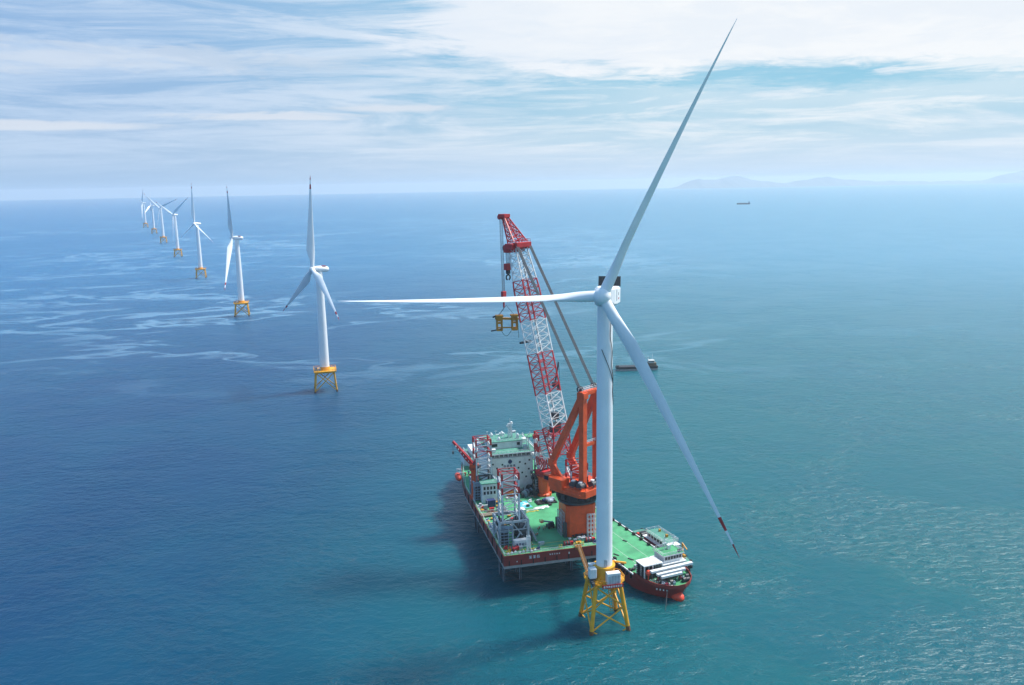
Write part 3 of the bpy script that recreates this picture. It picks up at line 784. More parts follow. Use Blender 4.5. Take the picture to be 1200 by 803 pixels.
for k, (x, y, a, b_, h_) in enumerate(((12, 69, 2.0, 1.6, 1.3), (27, 70, 1.6, 2.2, 1.6), (28.5, 80, 2.2, 2.2, 1.8), (11, 87, 3, 2, 1.6), (20, 88, 4, 2, 2.0), (26, 88, 2, 2, 3.2))):
    mb = MB(); mb.box((x, y, 32.8 + h_ / 2), (a, b_, h_)); mb.box((x, y, 32.8 + h_ + .08), (a + .2, b_ + .2, .15)); mb.build('roof_unit', [OFFW, GREY][k % 2], dh)
for k, (x, y, a, b_, h_) in enumerate(((14, 82, 1.6, 1.2, 1.0), (19, 82, 2.2, 1.4, 1.3), (25, 76, 1.2, 1.2, 1.5), (16, 75, 1.4, 1, .8))):
    mb = MB(); mb.box((x, y, 36.2 + h_ / 2), (a, b_, h_)); mb.lathe((x, y, 36.2 + h_), [(.5, 0), (.6, .3), (.3, .8), (.05, .9)], 10); mb.build('roof_unit', OFFW, dh)

# ------------------------------------------------------------------ main crane, built round the near right leg
CB = R(45)                                            # boom bearing: local +Y turned 45 deg to the left
CC = Vector((24.4, 318.2, 0))
crane = thing('main_crane', 'giant orange-red crane with a tall red and white banded lattice boom', 'crane', CC, R(45.2))
# in the crane frame +Y runs along the boom, +X to its right, z from the sea
prz = BR - R(45.2)                                    # barge square seen in this frame
def cq(x, y, z): return Vector((x * math.cos(prz) - y * math.sin(prz), x * math.sin(prz) + y * math.cos(prz), z))
mb = MB()
h = 6.0
sq = [(-h + 1.2, -h), (h - 1.2, -h), (h, -h + 1.2), (h, h - 1.2), (h - 1.2, h), (-h + 1.2, h), (-h, h - 1.2), (-h, -h + 1.2)]
mb.prism([cq(x, y, 0)[:2] for x, y in sq], ZD, 27.6)
col = mb.build('pedestal', ORANGE, crane)
def scaffold(cx_, cy_, face, wd, z0, z1, mat=OFFW):
    mb = MB(); nz = int((z1 - z0) / 1.7)
    for k in range(nz + 1):
        z = z0 + (z1 - z0) * k / nz
        for o_ in (0, 1.1):
            if face == 'y': mb.bar(cq(cx_ - wd / 2, cy_ - o_, z), cq(cx_ + wd / 2, cy_ - o_, z), .22)
            else: mb.bar(cq(cx_ - o_, cy_ - wd / 2, z), cq(cx_ - o_, cy_ + wd / 2, z), .22)
    for i in range(4):
        t = -wd / 2 + wd * i / 3
        for o_ in (0, 1.1):
            if face == 'y': mb.bar(cq(cx_ + t, cy_ - o_, z0), cq(cx_ + t, cy_ - o_, z1), .24)
            else: mb.bar(cq(cx_ - o_, cy_ + t, z0), cq(cx_ - o_, cy_ + t, z1), .24)
    mb.build('stair_frame', mat, col)
scaffold(4.0, -6.5, 'y', 4.0, ZD, 24)
scaffold(-6.5, -1.5, 'x', 5.0, ZD, 24.5, GREY)
mb = MB()
for k in range(6): p = cq(-3.6 + k * 1.2, -6.35, ZD + .7); mb.box(p, (.7, .5, .6 + .5 * (k % 2)), prz)
mb.box(cq(-1.5, -6.6, ZD + .6), (1.6, .9, 1.2), prz)
mb.box(cq(-6.6, 4.2, ZD + 2.2), (1.4, 2.6, 4.4), prz); mb.box(cq(-6.5, -5.0, ZD + 3.0), (1.1, 1.4, 6.0), prz)
mb.build('pedestal_locker', DARK, col)
mb = MB(); mb.lathe((0, 0, 0), [(6.3, 27.6), (7.6, 28.2), (7.6, 29.0), (6.9, 29.2), (6.9, 31.6), (7.4, 31.8), (7.4, 32.6)], 36)
for k in range(24):
    a = 2 * PI * k / 24; mb.box((7.1 * math.cos(a), 7.1 * math.sin(a), 30.4), (.5, .5, 2.3), a)
for k in range(10):
    a = 2 * PI * k / 10; mb.box((7.7 * math.cos(a), 7.7 * math.sin(a), 31.0), (1.1, 1.3, 1.8), a)
sr = mb.build('slew_ring', DARK, crane)
mb = MB(); mb.rail([(8.0 * math.cos(2 * PI * k / 16), 8.0 * math.sin(2 * PI * k / 16), 28.9) for k in range(17)], 1.2, 1.4, .13); mb.build('railing', DARK, sr)
mb = MB()
mb.prism([(-7.2, -10.5), (7.2, -10.5), (8.6, -8), (8.6, 6.5), (5.5, 9.5), (-5.5, 9.5), (-8.6, 6.5), (-8.6, -8)], 32.6, 35.4)
mb.prism([(-8.9, -9), (8.9, -9), (8.9, 6), (-8.9, 6)], 33.2, 34.2)
tt = mb.build('turntable', ORANGE, crane, bevel=.12)
mb = MB(); mb.rail([(-8.4, -7.8, 35.4), (-7.0, -10.3, 35.4), (7, -10.3, 35.4), (8.4, -7.8, 35.4), (8.4, 6.3, 35.4)], 1.1, 1.8, .13); mb.rail([(-8.4, -7.8, 35.4), (-8.4, 6.3, 35.4)], 1.1, 1.8, .13)
mb.build('railing', ORANGE, tt)
mb = MB(); mb.box2((-9.6, -.5, 34.3), (-5.0, 6.4, 38.2)); mb.build('machinery_house', ORANGE, tt, bevel=.15)
mb = MB(); mb.box2((5.2, 1.5, 35.4), (8.6, 6.0, 38.6)); mb.build('machinery_house', ORANGE, tt, bevel=.15)
for (x, y) in ((-6.2, -7.4), (-1.2, -9.2), (2.4, -8.9), (-6.4, -4.0), (6.2, -7.6), (-1.4, -4.6)):
    mb = MB(); mb.tube((x - 1.2, y, 36.7), (x + 1.2, y, 36.7), 1.15, None, 14, 0)
    for s in (-1.3, 1.3): mb.tube((x + s - .1, y, 36.7), (x + s + .1, y, 36.7), 1.45, None, 14, 0)
    mb.box((x + .3, y + .6, 38.0), (1.5, 1.2, .5), .2, 1); mb.box((x, y, 35.6), (3.0, 2.2, .4), 0, 2)
    mb.build('winch_drum', [DARK, OFFW, ORANGE], tt)
# boom feet brackets
FZ = 43.0; FY = 7.8; FX = 5.5
for s in (-1, 1):
    mb = MB()
    mb.beam((s * FX, 6.0, 35.3), (s * FX, FY, FZ), 2.2, 1.7, 0, (0, 1, 0)); mb.box((s * FX, FY, FZ), (2.4, 2.6, 2.6))
    mb.beam((s * FX, 1.0, 35.3), (s * FX, FY - .3, FZ - .6), 1.3, 1.0, 0, (0, 1, 0))
    mb.build('boom_bracket', ORANGE, crane, bevel=.08)
# A-frame
AT = 71.4
mb = MB()
for s in (-1, 1):
    mb.beam((s * 4, -6.5, 35.3), (s * 4, -6.5, AT), 2.2, 2.3, 0, (0, 1, 0))
    mb.box((s * 4, -6.4, AT + .2), (2.8, 3.4, 2.4))
mb.beam((-5.6, -6.5, AT + 1.0), (5.6, -6.5, AT + 1.0), 1.6, 2.0)
mb.beam((-4, -6.5, 52), (4, -6.5, 52), 1.3, 1.3)
aft = mb.build('a_frame', ORANGE, crane, bevel=.1)
for s in (-1, 1):
    mb = MB(); mb.beam((s * FX, FY - .2, FZ + .4), (s * 4.0, -6.0, AT - .4), 2.3, 1.9, 0, (0, 1, 0)); mb.build('diagonal_strut', ORANGE, aft, bevel=.08)
mb = MB(); mb.rail([(-5.4, -7.4, AT + 2), (5.4, -7.4, AT + 2)], 1.1, 1.4, .14); mb.rail([(-5.4, -5.6, AT + 2), (5.4, -5.6, AT + 2)], 1.1, 1.4, .14); mb.rail([(-4, -7.1, 52.7), (4, -7.1, 52.7)], 1.1, 1.4, .14)
mb.build('railing', OFFW, aft)
mb = MB()
for x in (-4.6, -3.4, 3.4, 4.6): mb.tube((x - .18, -5.2, AT + 2.4), (x + .18, -5.2, AT + 2.4), 1.1, None, 14)
mb.build('sheave', DARK, aft)
# boom
top = Vector((0, 30.1, 125.3)); foot = Vector((0, FY, FZ))
ax = (top - foot).normalized(); bx_ = Vector((1, 0, 0)); bn = bx_.cross(ax).normalized()   # bn: outward side of the boom
if bn.y > 0: bn = -bn
BL = (top - foot).length
def bring(t):
    f = t / BL
    if f < .13: k = f / .13; wx = FX * 2 + (8.6 - FX * 2) * k; wy = .8 + 4.9 * k
    elif f < .80: wx, wy = 8.6, 5.7
    else: k = (f - .80) / .20; wx = 8.6 - 2.2 * k; wy = 5.7 - 2.3 * k
    c_ = foot + ax * t
    return [c_ + bx_ * sx * wx / 2 + bn * sy * wy / 2 for sx, sy in ((-1, -1), (1, -1), (1, 1), (-1, 1))]
nb = 26; mb = MB()
rg = [bring(BL * k / nb) for k in range(nb + 1)]
mats = []
for k in range(nb):
    z = (rg[k][0].z + rg[k + 1][0].z) / 2
    mats.append(0 if z < 54 or 68 < z < 83.5 or 97 < z < 111.5 else 1)
mb.lattice(rg, .50, .20, mats, x=True)
boom = mb.build('boom', [RED, OFFW], crane)
mb = MB()                                            # walkway and ropes inside the boom
for k in range(4, nb - 1):
    a = sum(rg[k], Vector()) / 4; b_ = sum(rg[k + 1], Vector()) / 4
    mb.beam(a - bn * 1.2, b_ - bn * 1.2, .7, .16, mats[k]); mb.bar(a + bx_ * .9, b_ + bx_ * .9, .18, 2); mb.bar(a - bx_ * .9, b_ - bx_ * .9, .18, 2)
mb.build('walkway', [RED, OFFW, ROPE], boom)
mb = MB()
p = foot + ax * 48; mb.box(p - bx_ * 3.0 + bn * -3.6, (6, .9, .8)); p = foot + ax * 12.5; mb.box(p, (4.2, 2.6, 3.4)); p = foot + ax * 17; mb.box(p + bx_ * 1.0, (3, 2, 2.8))
mb.build('boom_platform', DARK, boom)
mb = MB(); p0 = foot + ax * 29 + bx_ * 4.8
rg2 = [[p0 + Vector((k * .55 + (.4 if s > 0 else -.4), 0, k * 2.1 + (.5 if t > 0 else -.5))) + Vector((0, s * .5, 0)) for s, t in ((-1, -1), (1, -1), (1, 1), (-1, 1))] for k in range(5)]
mb.lattice(rg2, .22, .14); p1 = p0 + Vector((2.4, 0, 8.6)); mb.tube(p1, p1 + Vector((.6, 0, -9)), .06); mb.box(p1 + Vector((-.2, 0, -10)), (.9, .9, 2.2)); mb.box(p0, (1.6, 1.6, 1.8))
mb.build('service_davit', DARK, boom)
# boom head
mb = MB()
mb.box(top + ax * .6, (10.6, 4.2, 2.2)); mb.box(top + Vector((0, 2.2, -.4)), (9.6, 2.6, 3.0)); mb.box(top + Vector((0, -2.4, 1.2)), (8.4, 2.0, 2.0))
hd = mb.build('boom_head', RED, boom, bevel=.15)
mb = MB()
for x in (-4, -3, -2, -1, 1, 2, 3, 4): mb.tube((x - .14 + top.x, top.y + 3.6, top.z - .2), (x + .14 + top.x, top.y + 3.6, top.z - .2), 1.1, None, 14)
mb.build('sheave', DARK, hd)
mb = MB(); mb.rail([(-5, top.y - 2, top.z + 2.1), (5, top.y - 2, top.z + 2.1), (5, top.y + 2, top.z + 2.1)], 1.1, 1.6, .13); mb.build('railing', RED, hd)
# jib
jt = Vector((0, 37.4, 137.5)); jb = top + Vector((0, .2, 1.6)); ja = (jt - jb).normalized(); jn = bx_.cross(ja).normalized()
mb = MB(); rg3 = []
for k in range(7):
    t = k / 6; c_ = jb.lerp(jt, t); wx = 7.2 * (1 - t) + 1.8 * t; wy = 3.6 * (1 - t) + 1.1 * t
    rg3.append([c_ + bx_ * sx * wx / 2 + jn * sy * wy / 2 for sx, sy in ((-1, -1), (1, -1), (1, 1), (-1, 1))])
mb.lattice(rg3, .5, .25); 
jib = mb.build('jib', RED, boom)
mb = MB(); mb.box(jt + Vector((0, .2, .2)), (3.2, 3.6, 1.3)); mb.box(jt + Vector((0, 1.9, -.4)), (2.6, 1.4, 1.5))
for x in (-.8, .8): mb.tube((x - .15, jt.y + 2.2, jt.z - .4), (x + .15, jt.y + 2.2, jt.z - .4), 1.0, None, 14)
mb.build('jib_head', RED, jib)
# pendant ropes
mb_all = []
for s in (-1, 1):
    mb = MB()
    for d in (-.55, .0, .55):
        mb.tube((s * 4.0 + d, -5.0, AT + 2.6), (s * 3.6 + d, top.y - 3.0, top.z + 1.0), .2, None, 6)
    for k in range(9):
        t = .1 + .1 * k; p = Vector((s * 4.0, -5.0, AT + 2.6)).lerp(Vector((s * 3.6, top.y - 3.0, top.z + 1.0)), t)
        mb.box(p, (1.5, .3, .3))
    mb.build('pendant_rope', ROPE, crane)
# hooks
HK = Vector((0, 38.0, 105.0))
mb = MB()
for x in (-.8, -.3, .3, .8): mb.tube((x, jt.y + 2.0, jt.z - .6), (x * .8, HK.y + .7, HK.z + 1.6), .09, None, 5)
mb.build('hoist_rope', ROPE, crane)
mb = MB(); mb.box(HK + Vector((0, .7, .6)), (1.9, 1.3, 3.2)); mb.box(HK + Vector((0, .7, -1.6)), (1.0, .8, 1.4)); mb.tube(HK + Vector((0, .7, -2.2)), HK + Vector((0, .7, -4.6)), .5, .3, 10)
mb.build('hook_block', RED, crane, bevel=.12)
H2 = Vector((-1.6, top.y + 4.2, 117.2))
mb = MB()
for x in (-1.1, -.6, .0, .6, 1.1): mb.tube((H2.x + x, H2.y, top.z - 1), (H2.x + x * .8, H2.y, H2.z + 1), .1, None, 5)
mb.build('hoist_rope', ROPE, crane)
mb = MB(); mb.box(H2 + Vector((0, 0, .4)), (3.2, 1.8, 2.6)); mb.box(H2 + Vector((0, 0, -1.6)), (1.5, 1.2, 1.8), 0, 1)
for s in (-1, 1):
    pts = [H2 + Vector((s * r_ * math.sin(a), 0, -3.0 - 1.0 + r_ * math.cos(a))) for a, r_ in ((.1, 1.2), (.8, 1.2), (1.5, 1.15), (2.2, 1.05), (2.7, .9))]
    for a, b_ in zip(pts[:-1], pts[1:]): mb.tube(a, b_, .36, .3, 8, 1)
mb.build('hook_block', [RED, BLACK], crane, bevel=.1)
# operator cab
mb = MB(); mb.box2((-8.8, 6.5, 35.5), (-6.2, 9.6, 38.6)); 
cb = mb.build('operator_cab', ORANGE, crane, bevel=.1)
mb = MB(); mb.box((-7.5, 9.62, 37.2), (2.2, .1, 1.6)); mb.box((-8.83, 8.0, 37.2), (.1, 2.4, 1.6)); mb.build('window', GLASS, cb)

# yellow lifting frame hanging from the hook
hw_ = crane.matrix_world
def cworld(p):
    c_, s_ = math.cos(R(45.2)), math.sin(R(45.2)); p = Vector(p)
    return Vector((CC.x + p.x * c_ - p.y * s_, CC.y + p.x * s_ + p.y * c_, p.z))
LT = cworld((0, HK.y - .6, 0)); 
lift = thing('blade_lifting_frame', 'yellow steel blade clamp frame hanging from the crane hook in mid air', 'lifting frame', (LT.x, LT.y, 91.3), R(8), None, 0.97)
mb = MB()
for x in (-3.0, 3.4):
    for y in (-1.1, 1.1):
        mb.beam((x - 1.0, y, 0), (x - 1.0, y, 6.2), .55, .55); mb.beam((x + 1.0, y, .2), (x + 1.0, y, 6.2), .55, .55)
        mb.beam((x - 1.6, y, 6.2), (x + 1.6, y, 6.2), .7, .6); mb.beam((x - 1.2, y, .2), (x + 1.2, y, .2), .6, .6); mb.beam((x - 1, y, 3.2), (x + 1, y, 3.2), .5, .5)
    for z in (.3, 6.1): mb.beam((x - 1, -1.1, z), (x - 1, 1.1, z), .5, .5); mb.beam((x + 1, -1.1, z), (x + 1, 1.1, z), .5, .5)
    mb.box((x, 0, 4.9), (1.6, 1.9, 1.8))
mb.beam((-4.8, 0, 5.2), (5.2, 0, 4.6), .9, 1.0); mb.beam((-4.4, 0, 1.2), (4.0, 0, 1.0), .5, .7)
mb.build('clamp_frame', TOOLY, lift)
mb = MB(); mb.beam((-6.6, .2, -.2), (-2.0, .2, .5), .5, .5); mb.beam((-5.8, .2, 5.6), (-3.6, .2, 6.4), .6, .5); mb.build('outrigger_arm', DARK, lift)
mb = MB()
for x in (-3.2, 3.4):
    for y in (-1, 1): mb.tube((x, y, 6.4), (0, 0, 10.6), .09, None, 5)
mb.build('sling', ROPE, lift)
mb = MB()
pts = [(-2.2 + 4.4 * k / 10, .6, -.2 - 2.4 * math.sin(PI * k / 10)) for k in range(11)]
for a, b_ in zip(pts[:-1], pts[1:]): mb.tube(a, b_, .1, None, 5)
mb.tube((4.9, .2, 4.0), (5.2, .2, -3.6), .08, None, 5)
mb.build('loose_cable', BLACK, lift)

# ------------------------------------------------------------------ pedestal cranes
def ped_crane(label, u, v, rad, h, aim, blen, bel, heavy):
    p = Wd(u, v, ZD)
    o = thing('pedestal_crane', label, 'crane', p, BR)
    mb = MB(); mb.lathe((0, 0, 0), [(rad * 1.35, 0), (rad * 1.3, .8), (rad, 1.2), (rad, h), (rad * 1.25, h + .1), (rad * 1.25, h + .6)], 24)
    for k in range(8):
        a = 2 * PI * k / 8; mb.box((rad * 1.3 * math.cos(a), rad * 1.3 * math.sin(a), .7), (.5, .3, 1.4), a)
    mb.build('pedestal', ORANGE, o, smooth=True)
    d = Vector((math.cos(aim), math.sin(aim), 0)); n_ = Vector((-d.y, d.x, 0))
    mb = MB(); mb.box((0, 0, h + 1.9), (rad * 2.2, rad * 2.0, 2.6), aim); mb.box(-d * rad * 1.1 + Vector((0, 0, h + 1.6)), (rad * 1.2, rad * 1.8, 1.8), aim, 1)
    for k in range(5): mb.box(n_ * (rad * (k - 2) * .45) - d * rad * .2 + Vector((0, 0, h + 3.4)), (.6, .6, .8), aim, 1)
    hs = mb.build('slewing_house', [RED if heavy else ORANGE, DARK], o, bevel=.08)
    mb = MB(); mb.rail([(rad * 1.5 * math.cos(2 * PI * k / 10), rad * 1.5 * math.sin(2 * PI * k / 10), h + .6) for k in range(11)], 1.2, 1.2, .13); mb.build('railing', DARK, hs)
    mb = MB(); b0 = d * rad * .6 + Vector((0, 0, h + 3.0)); b1 = b0 + d * blen * math.cos(bel) + Vector((0, 0, blen * math.sin(bel)))
    up_ = (b1 - b0).normalized().cross(n_)
    if heavy:
        rg = []
        for k in range(9):
            t = k / 8; c_ = b0.lerp(b1, t); a = 1.3 * (1 - .5 * t)
            rg.append([c_ + n_ * sx * a + up_ * sy * a * .8 for sx, sy in ((-1, -1), (1, -1), (1, 1), (-1, 1))])
        mb.lattice(rg, .42, .22, [k % 2 if False else (0 if k % 3 else 1) for k in range(8)])
    else:
        mb.loft([[b0.lerp(b1, t) + n_ * sx * a + up_ * sy * a * .9 for sx, sy in ((-1, -1), (1, -1), (1, 1), (-1, 1))] for t, a in ((0, .75), (.25, .95), (1, .45))])
        for k in range(6):
            c_ = b0.lerp(b1, .15 + .13 * k); mb.box(c_ + n_ * .95, (.3, .5, .5), aim, 1)
    mb.build('jib_boom', [RED, OFFW], o)
    mb = MB(); g0 = -d * rad * .5 + Vector((0, 0, h + 3.0)); g1 = g0 + Vector((0, 0, 5.0 if heavy else 2.6))
    for s in (-1, 1): mb.beam(g0 + n_ * s * rad * .6, g1 + n_ * s * .5, .45, .45); mb.beam(d * rad * .4 + n_ * s * rad * .6 + Vector((0, 0, h + 3)), g1 + n_ * s * .5, .35, .35)
    mb.build('gantry', RED, o)
    mb = MB()
    for s in (-.4, .4): mb.tube(g1 + n_ * s, b0.lerp(b1, .97) + n_ * s, .08, None, 5)
    mb.tube(b1, b1 - Vector((0, 0, blen * .35)), .07, None, 5); mb.box(b1 - Vector((0, 0, blen * .35 + .6)), (.7, .7, 1.2))
    mb.build('hoist_rope', ROPE, o)
    return o
ped_crane('slim orange pedestal crane with a short red boom on the far left deck edge', 1.9, 62.0, 1.55, 12.6, R(150), 13.0, R(48), False)
ped_crane('stubby orange pedestal crane with an upright red lattice boom right of the deckhouse', 32.0, 57.6, 2.5, 8.4, R(115), 15.5, R(74), True)

# lifeboat hung over the left side
lb = thing('lifeboat', 'red enclosed lifeboat hanging in davits over the left hull side', 'lifeboat', Wd(-1.2, 86, 17.0), BR)
mb = MB()
mb.loft([[(math.cos(2 * PI * i / 12) * r_ * 1.35, y, math.sin(2 * PI * i / 12) * r_ * 1.4) for i in range(12)] for y, r_ in ((-3.8, .15), (-3.2, .75), (-1.8, 1.05), (1.5, 1.05), (3.0, .8), (3.8, .15))])
mb.build('shell', LIFE, lb, smooth=True)
mb = MB(); mb.box((0, -1, 1.65), (1.4, 1.8, .9)); mb.build('canopy', LIFE, lb, bevel=.2)
mb = MB()
for y in (-2.4, 2.4): mb.beam((2.2, y, -1.9), (2.0, y, 2.6), .3, .3); mb.beam((2.0, y, 2.6), (-.2, y, 3.0), .3, .3); mb.bar((0, y, 3.0), (0, y, 1.0), .1)
mb.build('davit', OFFW, lb)

# ------------------------------------------------------------------ loose things on the deck
def put(name, label, cat, u, v, rz=0, group=None): return thing(name, label, cat, Wd(u, v, ZD + .035), BR + rz, group)
def container(label, u, v, L_, W_, H_, mat, rz=0, ribs=True):
    o = put('container', label, 'container', u, v, rz)
    mb = MB(); mb.box((0, 0, H_ / 2 + .05), (L_, W_, H_ - .1))
    k = int(L_ / .6)
    for i in range(k):
        for s in (-1, 1): mb.box((-L_ / 2 + (i + .5) * L_ / k, s * (W_ / 2 + .02), H_ / 2), (.26, .06, H_ - .5))
    mb.build('body', mat, o)
    mb = MB()
    for x in (-1, 1):
        for y in (-1, 1): mb.box((x * (L_ / 2), y * (W_ / 2), H_ / 2), (.2, .2, H_))
        mb.box((x * (L_ / 2), 0, H_ - .08), (.18, W_, .16))
    mb.build('frame', GREY, o)
    return o
cw = container('white container with worn lettering at the foot of the near left jacking frame', 8.6, 7.6, 6.0, 2.4, 2.7, OFFW)
mb = MB()
for k in range(4): glyph(mb, (-2.4 + k * 1.2, -1.28, .8), (1, 0, 0), (0, 0, 1), .9, 60 + k, .14)
mb.build('lettering', NAVY, cw)
container('white box container standing right behind the near left lattice leg', 16.6, 37.4, 2.6, 3.4, 2.8, OFFW, .05)
container('dark navy blue generator container in front of the white control cabin', 6.4, 50.6, 3.6, 2.6, 3.0, NAVY, .05)
o = put('gangway_section', 'long brown walkway section lying left of the lattice leg', 'walkway section', 6.0, 40.8, R(3))
mb = MB(); mb.box((0, 0, .5), (12.5, 3.4, .5)); mb.build('deck_plank', BROWN, o)
mb = MB(); mb.rail([(-6.2, -1.6, .75), (6.2, -1.6, .75)], 1.0, 1.5, .12); mb.rail([(-6.2, 1.6, .75), (6.2, 1.6, .75)], 1.0, 1.5, .12); mb.build('railing', OFFW, o)
mb = MB()
for k in range(4): mb.box((-4.5 + k * 3, 0, .14), (.4, 3.4, .22))
mb.build('skid', DARK, o)
o = put('blade_rack', 'dark flat steel rack with blue sheeted gear in front of the upright crane', 'equipment rack', 30.2, 48.4, R(4))
mb = MB(); mb.box((0, 0, .25), (9.0, 4.6, .4))
for k in range(5): mb.box((-3.9 + k * 1.95, 0, .55), (.35, 4.8, .4))
mb.build('pallet_frame', BLACK, o)
mb = MB(); mb.lathe((1.4, .4, .7), [(2.2, 0), (2.0, .5), (1.3, .95), (.1, 1.2)], 12); mb.box((2.8, .6, 1.0), (2.4, 1.6, 1.0), .3); mb.build('sheeted_gear', STEELB, o)
mb = MB(); mb.box((-.4, .2, 1.2), (2.2, 1.4, .8), .4); mb.build('cover', NAVY, o)
for k, (u, v, l_, a) in enumerate(((20.4, 39.6, 7.5, R(4)), (21.4, 41.4, 7.0, R(9)))):
    o = put('sling_bundle', ['yellowish lifting sling stretched out on the green deck, nearer one', 'yellowish lifting sling stretched out on the green deck, farther one'][k], 'lifting sling', u, v, a, 'lifting slings laid on the deck')
    mb = MB()
    for s in (-.25, .25):
        pts = [(-l_ / 2 + l_ * i / 12, s + .25 * math.sin(i * 1.3 + k), .12) for i in range(13)]
        for a_, b_ in zip(pts[:-1], pts[1:]): mb.tube(a_, b_, .13, None, 6)
    for s in (-1, 1): mb.lathe((s * l_ / 2, 0, .03), [(.5, 0), (.5, .2), (.25, .2)], 10)
    mb.build('webbing', BEIGE if k else LINEY, o)
o = put('tarpaulin_pile', 'white crumpled tarpaulin pile lying in the middle of the green deck', 'tarpaulin', 26.6, 42.4, .15)
mb = MB(); r = random.Random(5)
for k in range(7): mb.lathe((-2.6 + k * .85, r.uniform(-.5, .5), 0), [(.95, 0), (.9 + r.random() * .3, .25), (.5, .6), (.08, .75)], 9)
mb.build('cloth', OFFW, o)
o = put('basket', 'orange rigging basket seen through the near left lattice leg', 'basket', 18.6, 60.5, .1)
mb = MB(); mb.box((0, 0, .2), (5.0, 2.8, .3))
for x in (-2.4, 0, 2.4):
    for y in (-1.3, 1.3): mb.box((x, y, .9), (.2, .2, 1.6))
for z in (.8, 1.6): mb.rail([(-2.4, -1.3, .2), (2.4, -1.3, .2), (2.4, 1.3, .2), (-2.4, 1.3, .2), (-2.4, -1.3, .2)], z, 1.2, .14, 0, False)
mb.build('crate', LIFE, o)
mb = MB(); mb.box((-.6, 0, .9), (2.8, 1.8, 1.2), .1); mb.box((1.5, .2, .7), (1.1, 1.6, .9), .3); mb.build('load', TOOLY, o)
for k, (u, v) in enumerate(((22.6, 61.0), (25.6, 59.2), (28.2, 57.2), (23.6, 57.8), (26.6, 63.0))):
    labs = ['dark hose reel at the foot of the deckhouse wall, the leftmost', 'dark cable reel between the deckhouse and the upright pedestal crane', 'dark cable reel pressed against the upright pedestal crane base', 'dark cable reel standing out nearest on the green deck', 'dark cable reel in the deckhouse right corner']
    o = put('cable_reel', labs[k], 'cable reel', u, v, .3 * k, 'dark reels by the deckhouse')
    mb = MB(); mb.tube((-1.0, 0, 1.5), (1.0, 0, 1.5), 1.0, None, 14); mb.build('drum', DARK, o)
    mb = MB()
    for s in (-1.05, 1.05): mb.tube((s - .1, 0, 1.5), (s + .1, 0, 1.5), 1.5, None, 16)
    for s in (-1.3, 1.3): mb.beam((s, -1.2, 0), (s, 0, 1.5), .18, .18); mb.beam((s, 1.2, 0), (s, 0, 1.5), .18, .18)
    mb.build('flange', STEELB if k % 2 else DARK, o)
o = put('manifold_skid', 'dark blue pipe manifold skid left of the near jacking frame', 'pipe skid', 2.4, 25.5, 0)
mb = MB(); mb.box((0, 0, .2), (3.2, 9, .3))
for k in range(5): mb.tube((-1.4, -3.8 + k * 1.9, 1.2), (1.4, -3.8 + k * 1.9, 1.2), .3, None, 8); mb.box((1.2, -3.8 + k * 1.9, .7), (.5, .5, 1.1))
for x in (-1.4, 1.4): mb.tube((x, -4.2, 2.0), (x, 4.2, 2.0), .22, None, 8); mb.bar((x, -4.2, 0), (x, -4.2, 2), .2); mb.bar((x, 4.2, 0), (x, 4.2, 2), .2)
mb.build('pipework', STEELB, o)
o = put('manlift', 'dark boom lift parked left of the orange crane pedestal', 'boom lift', 24.2, 21.4, R(10))
mb = MB(); mb.box((0, 0, 1.0), (3.0, 2.0, 1.1)); mb.box((.4, 0, 1.9), (1.8, 1.6, .9)); mb.build('chassis', DARK, o)
for x in (-1.0, 1.0):
    for y in (-1.0, 1.0): mb = MB(); mb.tube((x, y - .2, .5), (x, y + .2, .5), .5, None, 12); mb.build('wheel', RUBBER, o)
mb = MB(); mb.beam((.9, 0, 2.2), (-3.4, 0, 3.4), .5, .45); mb.build('arm', STEELB, o)
mb = MB(); mb.box((-3.9, 0, 3.0), (1.1, 1.6, .15)); mb.rail([(-4.4, -.8, 3.0), (-3.4, -.8, 3.0), (-3.4, .8, 3.0), (-4.4, .8, 3.0), (-4.4, -.8, 3.0)], 1.0, .8, .1); mb.build('cage', LIFE, o)

